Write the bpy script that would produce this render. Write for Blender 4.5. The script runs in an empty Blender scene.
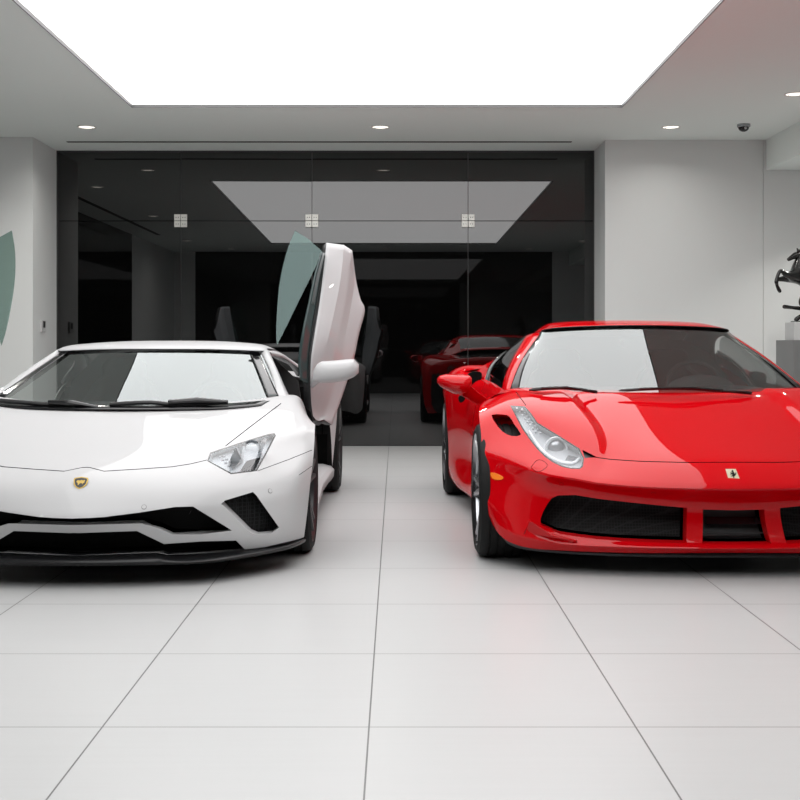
import bpy, bmesh, math, random
from mathutils import Vector, Matrix
from mathutils.bvhtree import BVHTree
random.seed(7)
SC = bpy.context.scene
COL = SC.collection
F, H, CX, CY = 1180.0, 1.09, 396.0, 345.0      # focal length in pixels, eye height, vanishing point
CAM = Vector((0, 0, H))

# ---------------------------------------------------------------- materials
def mat(name, col, rough=0.5, metal=0.0, coat=0.0, ior=1.5, spec=0.5, coat_r=0.02, emit=None, bump=None, noise=None):
    m = bpy.data.materials.new(name); m.use_nodes = True
    nt = m.node_tree; b = nt.nodes['Principled BSDF']
    b.inputs['Base Color'].default_value = (*col, 1)
    b.inputs['Roughness'].default_value = rough
    b.inputs['Metallic'].default_value = metal
    b.inputs['IOR'].default_value = ior
    b.inputs['Specular IOR Level'].default_value = spec
    b.inputs['Coat Weight'].default_value = coat
    b.inputs['Coat Roughness'].default_value = coat_r
    if emit:
        b.inputs['Emission Color'].default_value = (*emit[0], 1); b.inputs['Emission Strength'].default_value = emit[1]
    tc = nt.nodes.new('ShaderNodeTexCoord')
    if noise:
        n = nt.nodes.new('ShaderNodeTexNoise'); n.inputs['Scale'].default_value = noise[0]; n.inputs['Detail'].default_value = 4
        nt.links.new(tc.outputs['Object'], n.inputs['Vector'])
        mx = nt.nodes.new('ShaderNodeMix'); mx.data_type = 'RGBA'
        mx.inputs['A'].default_value = (*[c*(1-noise[1]) for c in col], 1); mx.inputs['B'].default_value = (*[min(1, c*(1+noise[1])) for c in col], 1)
        nt.links.new(n.outputs['Fac'], mx.inputs['Factor']); nt.links.new(mx.outputs['Result'], b.inputs['Base Color'])
    if bump:
        n = nt.nodes.new('ShaderNodeTexNoise'); n.inputs['Scale'].default_value = bump[0]
        nt.links.new(tc.outputs['Object'], n.inputs['Vector'])
        bp = nt.nodes.new('ShaderNodeBump'); bp.inputs['Strength'].default_value = bump[1]; bp.inputs['Distance'].default_value = 0.002
        nt.links.new(n.outputs['Fac'], bp.inputs['Height']); nt.links.new(bp.outputs['Normal'], b.inputs['Normal'])
    return m

def thin_glass(name, tint, ior=1.5, extra=0.0, gcol=(1, 1, 1)):
    m = bpy.data.materials.new(name); m.use_nodes = True; nt = m.node_tree
    for n in list(nt.nodes): nt.nodes.remove(n)
    o = nt.nodes.new('ShaderNodeOutputMaterial'); mx = nt.nodes.new('ShaderNodeMixShader')
    t = nt.nodes.new('ShaderNodeBsdfTransparent'); t.inputs['Color'].default_value = (*tint, 1)
    g = nt.nodes.new('ShaderNodeBsdfGlossy'); g.inputs['Roughness'].default_value = 0.0; g.inputs['Color'].default_value = (*gcol, 1)
    fr = nt.nodes.new('ShaderNodeFresnel'); fr.inputs['IOR'].default_value = ior
    ge = nt.nodes.new('ShaderNodeNewGeometry'); pw = nt.nodes.new('ShaderNodeMath'); pw.operation = 'POWER'; pw.inputs[0].default_value = ior
    ml = nt.nodes.new('ShaderNodeMath'); ml.operation = 'MULTIPLY_ADD'; ml.inputs[1].default_value = -2; ml.inputs[2].default_value = 1
    nt.links.new(ge.outputs['Backfacing'], ml.inputs[0]); nt.links.new(ml.outputs[0], pw.inputs[1]); nt.links.new(pw.outputs[0], fr.inputs['IOR'])
    ad = nt.nodes.new('ShaderNodeMath'); ad.operation = 'ADD'; ad.inputs[1].default_value = extra; ad.use_clamp = True
    nt.links.new(fr.outputs[0], ad.inputs[0]); nt.links.new(ad.outputs[0], mx.inputs['Fac'])
    nt.links.new(t.outputs[0], mx.inputs[1]); nt.links.new(g.outputs[0], mx.inputs[2]); nt.links.new(mx.outputs[0], o.inputs['Surface'])
    return m

def mesh_pattern(name, scale):
    m = mat(name, (0.006, 0.006, 0.007), 0.5, spec=0.15); nt = m.node_tree; b = nt.nodes['Principled BSDF']
    tc = nt.nodes.new('ShaderNodeTexCoord'); v = nt.nodes.new('ShaderNodeTexVoronoi'); v.feature = 'DISTANCE_TO_EDGE'
    v.inputs['Scale'].default_value = scale; v.inputs['Randomness'].default_value = 0.15
    nt.links.new(tc.outputs['Object'], v.inputs['Vector'])
    r = nt.nodes.new('ShaderNodeValToRGB'); r.color_ramp.elements[0].position = 0.06; r.color_ramp.elements[1].position = 0.12
    r.color_ramp.elements[0].color = (0.014, 0.014, 0.015, 1); r.color_ramp.elements[1].color = (0.003, 0.003, 0.003, 1)
    nt.links.new(v.outputs['Distance'], r.inputs['Fac']); nt.links.new(r.outputs['Color'], b.inputs['Base Color'])
    return m

M = {
 'white_paint': mat('white_paint', (0.50, 0.50, 0.505), 0.28, coat=0.42, spec=0.0),
 'red_paint': mat('red_paint', (0.49, 0.001, 0.004), 0.30, coat=0.65, spec=0.0),
 'gloss_black': mat('gloss_black', (0.006, 0.006, 0.007), 0.12),
 'satin_black': mat('satin_black', (0.012, 0.012, 0.013), 0.45),
 'carbon': mat('carbon', (0.008, 0.008, 0.009), 0.3, spec=0.3),
 'void_black': mat('void_black', (0.003, 0.003, 0.003), 0.8, spec=0.1),
 'rubber': mat('rubber', (0.006, 0.006, 0.006), 0.7, spec=0.25, bump=(60, 0.3)),
 'rim_dark': mat('rim_dark', (0.02, 0.02, 0.022), 0.35),
 'rim_silver': mat('rim_silver', (0.42, 0.43, 0.45), 0.22, metal=1.0),
 'disc': mat('disc', (0.25, 0.25, 0.25), 0.35, metal=1.0),
 'caliper_yellow': mat('caliper_yellow', (0.8, 0.55, 0.02), 0.3, coat=0.6),
 'caliper_dark': mat('caliper_dark', (0.03, 0.03, 0.03), 0.3, coat=0.6),
 'leather': mat('leather', (0.022, 0.021, 0.021), 0.5, bump=(90, 0.3)),
 'dash': mat('dash', (0.02, 0.02, 0.021), 0.6, bump=(120, 0.2)),
 'chrome': mat('chrome', (0.8, 0.8, 0.8), 0.08, metal=1.0),
 'lamp_housing': mat('lamp_housing', (0.34, 0.35, 0.37), 0.25, metal=0.7),
 'lamp_grey': mat('lamp_grey', (0.42, 0.44, 0.46), 0.35),
 'lamp_white': mat('lamp_white', (0.72, 0.74, 0.76), 0.25, coat=0.5),
 'gold': mat('gold', (0.40, 0.28, 0.09), 0.3, metal=1.0),
 'cream': mat('cream', (0.72, 0.68, 0.48), 0.35, coat=0.5),
 'amber': mat('amber', (0.9, 0.22, 0.02), 0.25, coat=1.0),
 'tail_red': mat('tail_red', (0.3, 0.01, 0.01), 0.1, coat=1.0),
 'windshield': thin_glass('windshield_glass', (0.64, 0.67, 0.66), 1.6, 0.10, (0.9, 0.95, 0.95)),
 'side_glass': thin_glass('side_glass', (0.58, 0.60, 0.60), 1.5, 0.01),
 'door_glass': thin_glass('door_glass', (0.56, 0.66, 0.63), 1.5, 0.01, (0.78, 0.97, 0.96)),
 'teal_glass': mat('teal_glass', (0.035, 0.055, 0.055), 0.08),
 'lens': thin_glass('lens_glass', (0.93, 0.94, 0.95), 1.45),
 'hex_mesh': mesh_pattern('hex_mesh', 70),
 'black_mesh': mesh_pattern('black_mesh', 55),
 'horse': mat('horse_bronze', (0.004, 0.004, 0.004), 0.25, coat=0.4, bump=(25, 0.4)),
 'wall': mat('wall_paint', (0.72, 0.74, 0.735), 0.75, bump=(180, 0.08)),
 'ceiling': mat('ceiling_paint', (0.86, 0.92, 0.895), 0.85, bump=(180, 0.05)),
 'black_glass': mat('black_glass', (0.0015, 0.0015, 0.0015), 0.0, ior=1.75, spec=0.5),
 'gap': mat('gap', (0.05, 0.05, 0.05), 0.6),
 'silver_fitting': mat('silver_fitting', (0.72, 0.72, 0.68), 0.35, metal=0.3),
 'plinth_grey': mat('plinth_grey', (0.20, 0.205, 0.205), 0.6, noise=(6, 0.04)),
 'plinth_light': mat('plinth_light', (0.55, 0.56, 0.56), 0.6, noise=(6, 0.03)),
 'lamp_trim': mat('lamp_trim', (0.75, 0.75, 0.74), 0.4),
 'plastic_white': mat('plastic_white', (0.6, 0.6, 0.6), 0.4),
 'plastic_black': mat('plastic_black', (0.02, 0.02, 0.02), 0.3),
 'skylight': mat('skylight_panel', (0.8, 0.8, 0.8), 0.6, emit=((1.0, 1.0, 1.0), 2.9)),
 'bulb': mat('downlight_bulb', (0.8, 0.8, 0.8), 0.5, emit=((1.0, 0.93, 0.82), 2.2)),
}
def floor_mat():
    m = mat('floor_tile', (0.60, 0.595, 0.585), 0.32, spec=0.4); nt = m.node_tree; b = nt.nodes['Principled BSDF']
    tc = nt.nodes.new('ShaderNodeTexCoord'); mp = nt.nodes.new('ShaderNodeMapping')
    TW, TD = 0.761, 0.7987
    # a seam passes the floor at x = -0.077, another at y = 3.367
    mp.inputs['Location'].default_value = (0.077/TW + 20, -3.367/TD + 20, 0)
    mp.inputs['Scale'].default_value = (1/TW, 1/TD, 1)
    nt.links.new(tc.outputs['Object'], mp.inputs['Vector'])
    sx = nt.nodes.new('ShaderNodeSeparateXYZ'); nt.links.new(mp.outputs[0], sx.inputs[0])
    outs = []
    for ax, w in (('X', 0.0032), ('Y', 0.0030)):
        fr = nt.nodes.new('ShaderNodeMath'); fr.operation = 'FRACT'; nt.links.new(sx.outputs[ax], fr.inputs[0])
        s = nt.nodes.new('ShaderNodeMath'); s.operation = 'SUBTRACT'; s.inputs[1].default_value = 0.5; nt.links.new(fr.outputs[0], s.inputs[0])
        a = nt.nodes.new('ShaderNodeMath'); a.operation = 'ABSOLUTE'; nt.links.new(s.outputs[0], a.inputs[0])
        g = nt.nodes.new('ShaderNodeMath'); g.operation = 'GREATER_THAN'; g.inputs[1].default_value = 0.5 - w; nt.links.new(a.outputs[0], g.inputs[0])
        outs.append(g)
    mx = nt.nodes.new('ShaderNodeMath'); mx.operation = 'MAXIMUM'
    nt.links.new(outs[0].outputs[0], mx.inputs[0]); nt.links.new(outs[1].outputs[0], mx.inputs[1])
    wv = nt.nodes.new('ShaderNodeTexNoise'); wv.inputs['Scale'].default_value = 3.0; wv.inputs['Detail'].default_value = 5
    mp2 = nt.nodes.new('ShaderNodeMapping'); mp2.inputs['Scale'].default_value = (0.6, 14, 1)
    nt.links.new(tc.outputs['Object'], mp2.inputs[0]); nt.links.new(mp2.outputs[0], wv.inputs['Vector'])
    c = nt.nodes.new('ShaderNodeMix'); c.data_type = 'RGBA'; c.inputs['A'].default_value = (0.45, 0.452, 0.452, 1); c.inputs['B'].default_value = (0.475, 0.478, 0.478, 1)
    nt.links.new(wv.outputs['Fac'], c.inputs['Factor'])
    d = nt.nodes.new('ShaderNodeMix'); d.data_type = 'RGBA'; d.inputs['B'].default_value = (0.12, 0.12, 0.12, 1)
    nt.links.new(c.outputs['Result'], d.inputs['A']); nt.links.new(mx.outputs[0], d.inputs['Factor'])
    nt.links.new(d.outputs['Result'], b.inputs['Base Color'])
    return m
M['floor'] = floor_mat()

# ---------------------------------------------------------------- linking
WL = {}
def link(name, bm, m, parent=None, solid=None, smooth=35, mats=None, recentre=True, mod_bevel=None):
    me = bpy.data.meshes.new(name)
    if recentre and len(bm.verts):
        lo = Vector([min(v.co[k] for v in bm.verts) for k in range(3)]); hi = Vector([max(v.co[k] for v in bm.verts) for k in range(3)])
        c = (lo+hi)/2
        if parent is None: c.z = lo.z
        bmesh.ops.translate(bm, verts=bm.verts, vec=-c)
    else: c = Vector((0, 0, 0))
    for f in bm.faces: f.smooth = smooth is not None
    bm.to_mesh(me); bm.free()
    if smooth is not None: me.set_sharp_from_angle(angle=math.radians(smooth))
    for x in ([m] + (mats or [])): me.materials.append(M[x] if isinstance(x, str) else x)
    o = bpy.data.objects.new(name, me); COL.objects.link(o)
    WL[o] = c
    if parent is not None:
        o.parent = parent; o.location = c - WL[parent]
    else: o.location = c
    if mod_bevel:
        b = o.modifiers.new('bevel', 'BEVEL'); b.width = mod_bevel; b.segments = 2; b.limit_method = 'ANGLE'
    if solid:
        s = o.modifiers.new('solid', 'SOLIDIFY'); s.thickness = solid[0]; s.offset = -1
        if len(solid) > 1: s.material_offset = solid[1]; s.material_offset_rim = solid[-1]
    return o
def thing(name, label, cat, loc, group=None):
    o = bpy.data.objects.new(name, None); COL.objects.link(o); o.location = loc; WL[o] = Vector(loc)
    o.empty_display_size = 0.2
    return tag(o, label, cat, group)
def tag(o, label, cat, group=None):
    o['label'] = label; o['category'] = cat
    if group: o['group'] = group
    return o
def struct(o): o['kind'] = 'structure'; return o
def newbm(): return bmesh.new()
def box(bm, x0, x1, y0, y1, z0, z1):
    v = [bm.verts.new(p) for p in ((x0,y0,z0),(x1,y0,z0),(x1,y1,z0),(x0,y1,z0),(x0,y0,z1),(x1,y0,z1),(x1,y1,z1),(x0,y1,z1))]
    for q in ((0,3,2,1),(4,5,6,7),(0,1,5,4),(1,2,6,5),(2,3,7,6),(3,0,4,7)): bm.faces.new([v[i] for i in q])
    return v
def quad(bm, *p): return bm.faces.new([bm.verts.new(q) for q in p])
def lathe(bm, prof, centre, axis='X', seg=48, sx=1.0):
    """prof: list of (a along axis, r)"""
    c = Vector(centre); rings = []
    for a, r in prof:
        ring = []
        for k in range(seg):
            t = 2*math.pi*k/seg
            u, w = r*math.cos(t), r*math.sin(t)
            ring.append(bm.verts.new(c + (Vector((a*sx, u, w)) if axis == 'X' else Vector((u, w, a)) if axis == 'Z' else Vector((u, a*sx, w)))))
        rings.append(ring)
    for i in range(len(rings)-1):
        for k in range(seg):
            bm.faces.new((rings[i][k], rings[i][(k+1) % seg], rings[i+1][(k+1) % seg], rings[i+1][k]))
    return rings
def tube(bm, pts, r, seg=8, close=True):
    pts = [Vector(p) for p in pts]; n = len(pts); rs = r if isinstance(r, (list, tuple)) else [r]*n
    rings = []
    for i, p in enumerate(pts):
        d = (pts[min(i+1, n-1)] - pts[max(i-1, 0)]).normalized()
        a = d.cross(Vector((0, 0, 1)))
        if a.length < 1e-3: a = d.cross(Vector((0, 1, 0)))
        a.normalize(); b = d.cross(a)
        rings.append([bm.verts.new(p + rs[i]*(math.cos(2*math.pi*k/seg)*a + math.sin(2*math.pi*k/seg)*b)) for k in range(seg)])
    for i in range(n-1):
        for k in range(seg): bm.faces.new((rings[i][k], rings[i][(k+1) % seg], rings[i+1][(k+1) % seg], rings[i+1][k]))
    if close: bm.faces.new(rings[0][::-1]); bm.faces.new(rings[-1])
def ball(bm, c, r, s=(1, 1, 1)):
    res = bmesh.ops.create_uvsphere(bm, u_segments=20, v_segments=12, radius=r)
    for v in res['verts']: v.co = Vector(c) + Vector((v.co.x*s[0], v.co.y*s[1], v.co.z*s[2]))
def prism(bm, pts, thick, d=Vector((0, 1, 0))):
    """closed outline pts (3D) pushed along d"""
    a = [bm.verts.new(p) for p in pts]; b = [bm.verts.new(Vector(p)+d*thick) for p in pts]; n = len(a)
    bm.faces.new(a); bm.faces.new(b[::-1])
    for i in range(n): bm.faces.new((a[i], b[i], b[(i+1) % n], a[(i+1) % n]))
def at(px, py, D): return Vector(((px-CX)*D/F, D, H-(py-CY)*D/F))
def pix(v): return (CX+F*v.x/v.y, CY-F*(v.z-H)/v.y)

# ---------------------------------------------------------------- smooth panels
class Car:
    """the centre line of a car and which flank is drawn first"""
    def __init__(s, root, sgn, c): s.root, s.sgn, s.c = root, sgn, c
    def L(s, px, D, z): return (s.sgn*((px-CX)*D/F - s.c(D)), D, z)          # photo column + depth + height
    def W(s, p): return Vector((s.c(p[1]) + s.sgn*p[0], p[1], p[2]))
    def mirror(s, bm):
        b = bm.copy()
        for v in b.verts: v.co.x = 2*s.c(v.co.y) - v.co.x
        bmesh.ops.reverse_faces(b, faces=b.faces)
        return b
    def both(s, bm):
        b = s.mirror(bm); me = bpy.data.meshes.new('t'); b.to_mesh(me); b.free()
        bm.from_mesh(me); bpy.data.meshes.remove(me)
        bmesh.ops.remove_doubles(bm, verts=bm.verts, dist=2e-4)
        return bm

def subd(car, rows, lev=3, ccol=(), crow=(), centre=True, fit=5, outward=None):
    """rows of local points (s, y, z), column 0 on the centre line; returns a bmesh of the first flank in place"""
    R = len(rows); N = len(rows[0]); full = []
    for r in rows:
        r = [Vector(p) for p in r]
        if centre:
            r[0].x = 0; r = [Vector((-p.x, p.y, p.z)) for p in r[:0:-1]] + r
        full.append(r)
    W_ = len(full[0]); bm = bmesh.new(); cl = bm.edges.layers.float.new('crease_edge')
    vs = [[bm.verts.new(p) for p in r] for r in full]
    for i in range(R-1):
        for j in range(W_-1): bm.faces.new((vs[i][j], vs[i][j+1], vs[i+1][j+1], vs[i+1][j]))
    off = N-1 if centre else 0
    def cr(e, w):
        e_ = bm.edges.get(e)
        if e_: e_[cl] = w
    for j, w in ccol:
        for jj in ({off+j, off-j} if centre else {j}):
            for i in range(R-1): cr((vs[i][jj], vs[i+1][jj]), w)
    for i, w in crow:
        for j in range(W_-1): cr((vs[i][j], vs[i][j+1]), w)
    bm.verts.index_update()
    me = bpy.data.meshes.new('cage'); bm.to_mesh(me); bm.free()
    o = bpy.data.objects.new('cage', me); COL.objects.link(o)
    sm = o.modifiers.new('s', 'SUBSURF'); sm.levels = lev; sm.render_levels = lev; sm.boundary_smooth = 'PRESERVE_CORNERS'
    tgt = [v.co.copy() for v in me.vertices]
    for it in range(fit):
        dg = bpy.context.evaluated_depsgraph_get(); ev = o.evaluated_get(dg); em = ev.data
        d = [tgt[k] - em.vertices[k].co for k in range(len(tgt))]
        for k in range(len(tgt)): me.vertices[k].co += d[k]*0.8
        me.update()
    dg = bpy.context.evaluated_depsgraph_get(); ev = o.evaluated_get(dg)
    bm = bmesh.new(); bm.from_mesh(ev.data)
    bpy.data.objects.remove(o); bpy.data.meshes.remove(me)
    if centre:
        bmesh.ops.delete(bm, geom=[v for v in bm.verts if v.co.x < -1e-4], context='VERTS')
        for v in bm.verts:
            if abs(v.co.x) < 1e-4: v.co.x = 0
    for v in bm.verts: v.co = car.W(v.co)
    ref = Vector(outward) if outward else Vector((car.c(7.5), 7.5, 0.35))
    bm.normal_update()
    t = sum(f.normal.dot(f.calc_center_median()-ref)*f.calc_area() for f in bm.faces)
    if t < 0: bmesh.ops.reverse_faces(bm, faces=bm.faces); bm.normal_update()
    return bm

def inpoly(p, poly):
    x, y = p; r = False; n = len(poly)
    for i in range(n):
        (x1, y1), (x2, y2) = poly[i], poly[(i+1) % n]
        if (y1 > y) != (y2 > y) and x < (x2-x1)*(y-y1)/(y2-y1)+x1: r = not r
    return r
def ray(px, py): return (at(px, py, 1.0) - CAM).normalized()
def cut(bm, poly, keep=lambda f: True, closed=True):
    """split the faces of bm along an outline given as seen from the eye point; returns the faces inside"""
    n = len(poly)
    for i in range(n if closed else n-1):
        (x1, y1), (x2, y2) = poly[i], poly[(i+1) % n]
        if abs(x1-x2)+abs(y1-y2) < 1e-6: continue
        X0, X1, Y0, Y1 = min(x1, x2)-.3, max(x1, x2)+.3, min(y1, y2)-.3, max(y1, y2)+.3
        fs = []
        for f in bm.faces:
            if not keep(f): continue
            ps = [pix(v.co) for v in f.verts]
            if min(p[0] for p in ps) > X1 or max(p[0] for p in ps) < X0 or min(p[1] for p in ps) > Y1 or max(p[1] for p in ps) < Y0: continue
            fs.append(f)
        if not fs: continue
        g = list({e for f in fs for e in f.edges} | {v for f in fs for v in f.verts} | set(fs))
        nrm = ray(x1, y1).cross(ray(x2, y2)).normalized()
        bmesh.ops.bisect_plane(bm, geom=g, dist=1e-6, plane_co=CAM, plane_no=nrm)
    return [f for f in bm.faces if keep(f) and inpoly(pix(f.calc_center_median()), poly)]
def take(bm, faces):
    """lift faces out of bm into a bmesh of their own"""
    nb = bmesh.new(); mp = {}
    for f in faces:
        vs = []
        for v in f.verts:
            if v not in mp: mp[v] = nb.verts.new(v.co)
            vs.append(mp[v])
        nf = nb.faces.new(vs); nf.material_index = f.material_index
    bmesh.ops.delete(bm, geom=faces, context='FACES')
    return nb
def moved(bm, d):
    b = bm.copy(); bmesh.ops.translate(b, verts=b.verts, vec=Vector(d)); return b
def walls(bm, piece, d, mi=0, car=None, spread=0):
    """reveal: strips from the outline of a lifted piece going back along d, added to bm"""
    d = Vector(d); zs = {}
    for v in piece.verts: zs.setdefault(round(v.co.x/.06), []).append(v.co.z)
    def off(p):
        if not spread: return d
        q = zs[round(p.x/.06)]; m = (max(q)+min(q))/2
        return d + Vector((0, 0, spread*max(-1, min(1, (p.z-m)/max(1e-4, (max(q)-min(q))*.25)))))
    for e in piece.edges:
        if len(e.link_faces) == 1:
            a, b = e.verts[0].co, e.verts[1].co
            if car and abs(a.x-car.c(a.y)) < 1e-3 and abs(b.x-car.c(b.y)) < 1e-3: continue
            f = quad(bm, a.copy(), b.copy(), b+off(b), a+off(a)); f.material_index = mi
def opening(bm, poly, d, keep=lambda f: True, mi=0, car=None, wall_d=None, spread=0):
    fs = cut(bm, poly, keep); p = take(bm, fs)
    walls(bm, p, wall_d or d, mi, car, spread)
    return moved(p, d), p
def seam(line, w=0.7):
    """thin closed outline around a line of photo points"""
    L, R = [], []
    n = len(line)
    for i in range(n):
        a = line[max(i-1, 0)]; b = line[min(i+1, n-1)]
        dx, dy = b[0]-a[0], b[1]-a[1]; l = math.hypot(dx, dy); nx, ny = -dy/l*w/2, dx/l*w/2
        L.append((line[i][0]+nx, line[i][1]+ny)); R.append((line[i][0]-nx, line[i][1]-ny))
    return L + R[::-1]
def dense(poly, n=3, closed=True):
    """round an outline with a Catmull-Rom pass"""
    out = []; m = len(poly)
    for i in range(m if closed else m-1):
        if closed: p0, p1, p2, p3 = poly[i-1], poly[i], poly[(i+1) % m], poly[(i+2) % m]
        else: p0, p1, p2, p3 = poly[max(i-1, 0)], poly[i], poly[i+1], poly[min(i+2, m-1)]
        for k in range(n):
            t = k/n
            out.append(tuple(0.5*((2*p1[q]) + (-p0[q]+p2[q])*t + (2*p0[q]-5*p1[q]+4*p2[q]-p3[q])*t*t + (-p0[q]+3*p1[q]-3*p2[q]+p3[q])*t**3) for q in range(len(p1))))
    if not closed: out.append(tuple(poly[-1]))
    return out
def hit(tree, px, py):
    r = tree.ray_cast(CAM, ray(px, py)); return (r[0], r[1]) if r[0] is not None else (at(px, py, 5.6), Vector((0, -1, 0)))
def orient(n):
    """rotation whose z looks along n and whose x stays level"""
    z = n.normalized(); x = Vector((0, 0, 1)).cross(z).normalized(); y = z.cross(x)
    return Matrix((x, y, z)).transposed().to_4x4()
def decal(bm, tree_pt, nrm, pts, thick, lift=0.001):
    """a small plate with outline pts (right, up) set on a surface"""
    if nrm.y > 0: nrm = -nrm
    R = orient(nrm); vs = [tree_pt + R @ Vector((-p[0] if False else p[0], p[1], lift+thick)) for p in pts]
    a = [bm.verts.new(v) for v in vs]; b = [bm.verts.new(v - nrm.normalized()*thick) for v in vs]; n = len(a)
    bm.faces.new(a); bm.faces.new(b[::-1])
    for i in range(n): bm.faces.new((a[i], b[i], b[(i+1) % n], a[(i+1) % n]))
def circle(r, n=16, c=(0, 0)): return [(c[0]+r*math.cos(2*math.pi*k/n), c[1]+r*math.sin(2*math.pi*k/n)) for k in range(n)]
#@@PART2
# ---------------------------------------------------------------- the room
CZ = 3.184; YG = 12.73; YL = 11.88; YR = 12.05; XL, XR, XW0, XW1 = -3.657, 2.136, -5.0, 6.0; YB = -1.1
bm = newbm(); quad(bm, (XW0, YB, 0), (XW1, YB, 0), (XW1, YG+.2, 0), (XW0, YG+.2, 0)); struct(link('floor', bm, 'floor', recentre=False, smooth=None))
SX0, SX1, SY0, SY1 = -2.32, 1.985, 1.0, 10.38
bm = newbm()
XC = 3.78
for x0, x1, y0, y1 in ((XW0, SX0, YB, YG+.2), (SX1, XC, YB, YG+.2), (SX0, SX1, YB, SY0), (SX0, SX1, SY1, YG+.2)):
    quad(bm, (x0, y0, CZ), (x0, y1, CZ), (x1, y1, CZ), (x1, y0, CZ))
for a, b in (((SX0, SY0), (SX1, SY0)), ((SX1, SY0), (SX1, SY1)), ((SX1, SY1), (SX0, SY1)), ((SX0, SY1), (SX0, SY0))):
    quad(bm, (*a, CZ), (*b, CZ), (*b, CZ+.03), (*a, CZ+.03))
bm.normal_update(); struct(link('ceiling', bm, 'ceiling', recentre=False, smooth=None))
# lowered soffit along the right hand side
bm = newbm(); box(bm, XC, XW1, YB, YR, 2.877, CZ+.02); struct(link('ceiling_soffit', bm, 'ceiling', smooth=None))
# luminous panel
bm = newbm(); quad(bm, (SX0, SY0, CZ+.025), (SX0, SY1, CZ+.025), (SX1, SY1, CZ+.025), (SX1, SY0, CZ+.025))
o = link('luminous_ceiling_panel', bm, 'skylight', smooth=None); struct(o)
bm = newbm()
for x0, x1, y0, y1 in ((SX0-.005, SX0+.003, SY0-.005, SY1+.005), (SX1-.003, SX1+.005, SY0-.005, SY1+.005), (SX0, SX1, SY0-.005, SY0+.003), (SX0, SX1, SY1-.003, SY1+.005)):
    box(bm, x0, x1, y0, y1, CZ-.006, CZ+.02)
struct(link('trim_1', bm, mat('skylight_frame', (0.12, 0.12, 0.12), 0.5), smooth=None))
# slot diffusers
bm = newbm(); box(bm, -3.39, 1.81, 12.13, 12.19, CZ-.004, CZ+.01); struct(link('trim_2', bm, 'gap', smooth=None))
bm = newbm(); box(bm, -4.55, -4.47, 3.0, 9.2, CZ-.004, CZ+.01); struct(link('trim_3', bm, 'gap', smooth=None))
# walls
bm = newbm(); box(bm, XW0, XL, YL, YG+.3, 0, CZ); struct(link('wall_left', bm, 'wall', smooth=None))
bm = newbm(); box(bm, XR, 3.748, YR, YG+.3, 0, CZ); struct(link('wall_right', bm, 'wall', smooth=None))
bm = newbm(); box(bm, 3.753, XW1, YR+.003, YG+.3, 0, CZ); struct(link('wall_niche', bm, 'wall', smooth=None))
bm = newbm(); box(bm, XW1, XW1+.15, YB, YG+.3, 0, CZ); struct(link('wall_far_right', bm, 'wall', smooth=None))
bm = newbm(); box(bm, XW0-.15, XW0, YB, 3.1, 0, CZ); struct(link('wall_far_left', bm, 'wall', smooth=None))
bm = newbm(); box(bm, XW0-.15, XW0, 3.1, YG, 0, CZ); struct(link('window_left', bm, 'black_glass', smooth=None))
bm = newbm(); box(bm, XW0, -4.2, YB-.15, YB, 0, CZ); box(bm, 3.4, XW1, YB-.15, YB, 0, CZ); struct(link('wall_front', bm, 'wall', smooth=None))
bm = newbm(); box(bm, -4.2, 3.4, YB-.15, YB, 0, CZ); struct(link('window_front', bm, 'black_glass', smooth=None))
bm = newbm(); box(bm, XL, XR, YG+.03, YG+.3, 0, CZ); struct(link('wall_back', bm, 'void_black', smooth=None))
bm = newbm(); box(bm, XL, XR, YG-.02, YG+.02, CZ-.012, CZ); box(bm, XL, XL+.012, YG-.02, YG+.02, 0, CZ-.012); box(bm, XR-.008, XR, YG-.02, YG+.02, 0, CZ-.012)
struct(link('trim_4', bm, 'gap', smooth=None))
# black glass wall of eight panels
xs = [XL+.012, -2.319, -0.906, 0.777, XR-.008]; zj = 2.428; k = 0
tilt = (0, .011, 0, -.004)
for i in range(4):
    for z0, z1 in ((0.006, zj-.004), (zj+.004, CZ-.016)):
        k += 1; bm = newbm(); g = .0035
        box(bm, xs[i]+g, xs[i+1]-g, YG-.006, YG+.006, z0, z1)
        o = link('window_%d' % k, bm, 'black_glass', smooth=None); struct(o)
        o.rotation_euler.z = tilt[i]
for i in (1, 2, 3):
    bm = newbm(); box(bm, xs[i]-.0028, xs[i]+.0028, YG+.008, YG+.02, 0.006, CZ-.016); struct(link('trim_%d' % (4+i), bm, mat('joint_seal_%d' % i, (0.22, 0.22, 0.22), 0.5), smooth=None))
names = {1: 'small square clamp on the black glass wall above the raised car door, furthest to the left',
         2: 'small square glass clamp just above the upright door glass',
         3: 'small square clamp on the black glass wall nearest the roof of the red car'}
for i in (1, 2, 3):
    t = thing('glass_clamp', ['', 'small square glass clamp on the joint nearest the left wall', names[2], 'small square glass clamp on the joint nearest the red car'][i], 'clamp', (xs[i], YG-.01, zj), 'square clamps on the black glass wall')
    for sx in (-1, 1):
        for sz in (-1, 1):
            bm = newbm(); box(bm, xs[i]+sx*.036-.033, xs[i]+sx*.036+.033, YG-.030, YG-.016, zj+sz*.036-.033, zj+sz*.036+.033)
            p = link('clamp_plate', bm, 'silver_fitting', t, smooth=None, mod_bevel=.002)
            bm = newbm()
            for dx in (-.012, .012): lathe(bm, [(0, .001), (0, .005), (.002, .005), (.002, .001)], (xs[i]+sx*.036+dx, YG-.0325, zj+sz*.036), 'Y', 10)
            link('screw', bm, 'satin_black', p)
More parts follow.
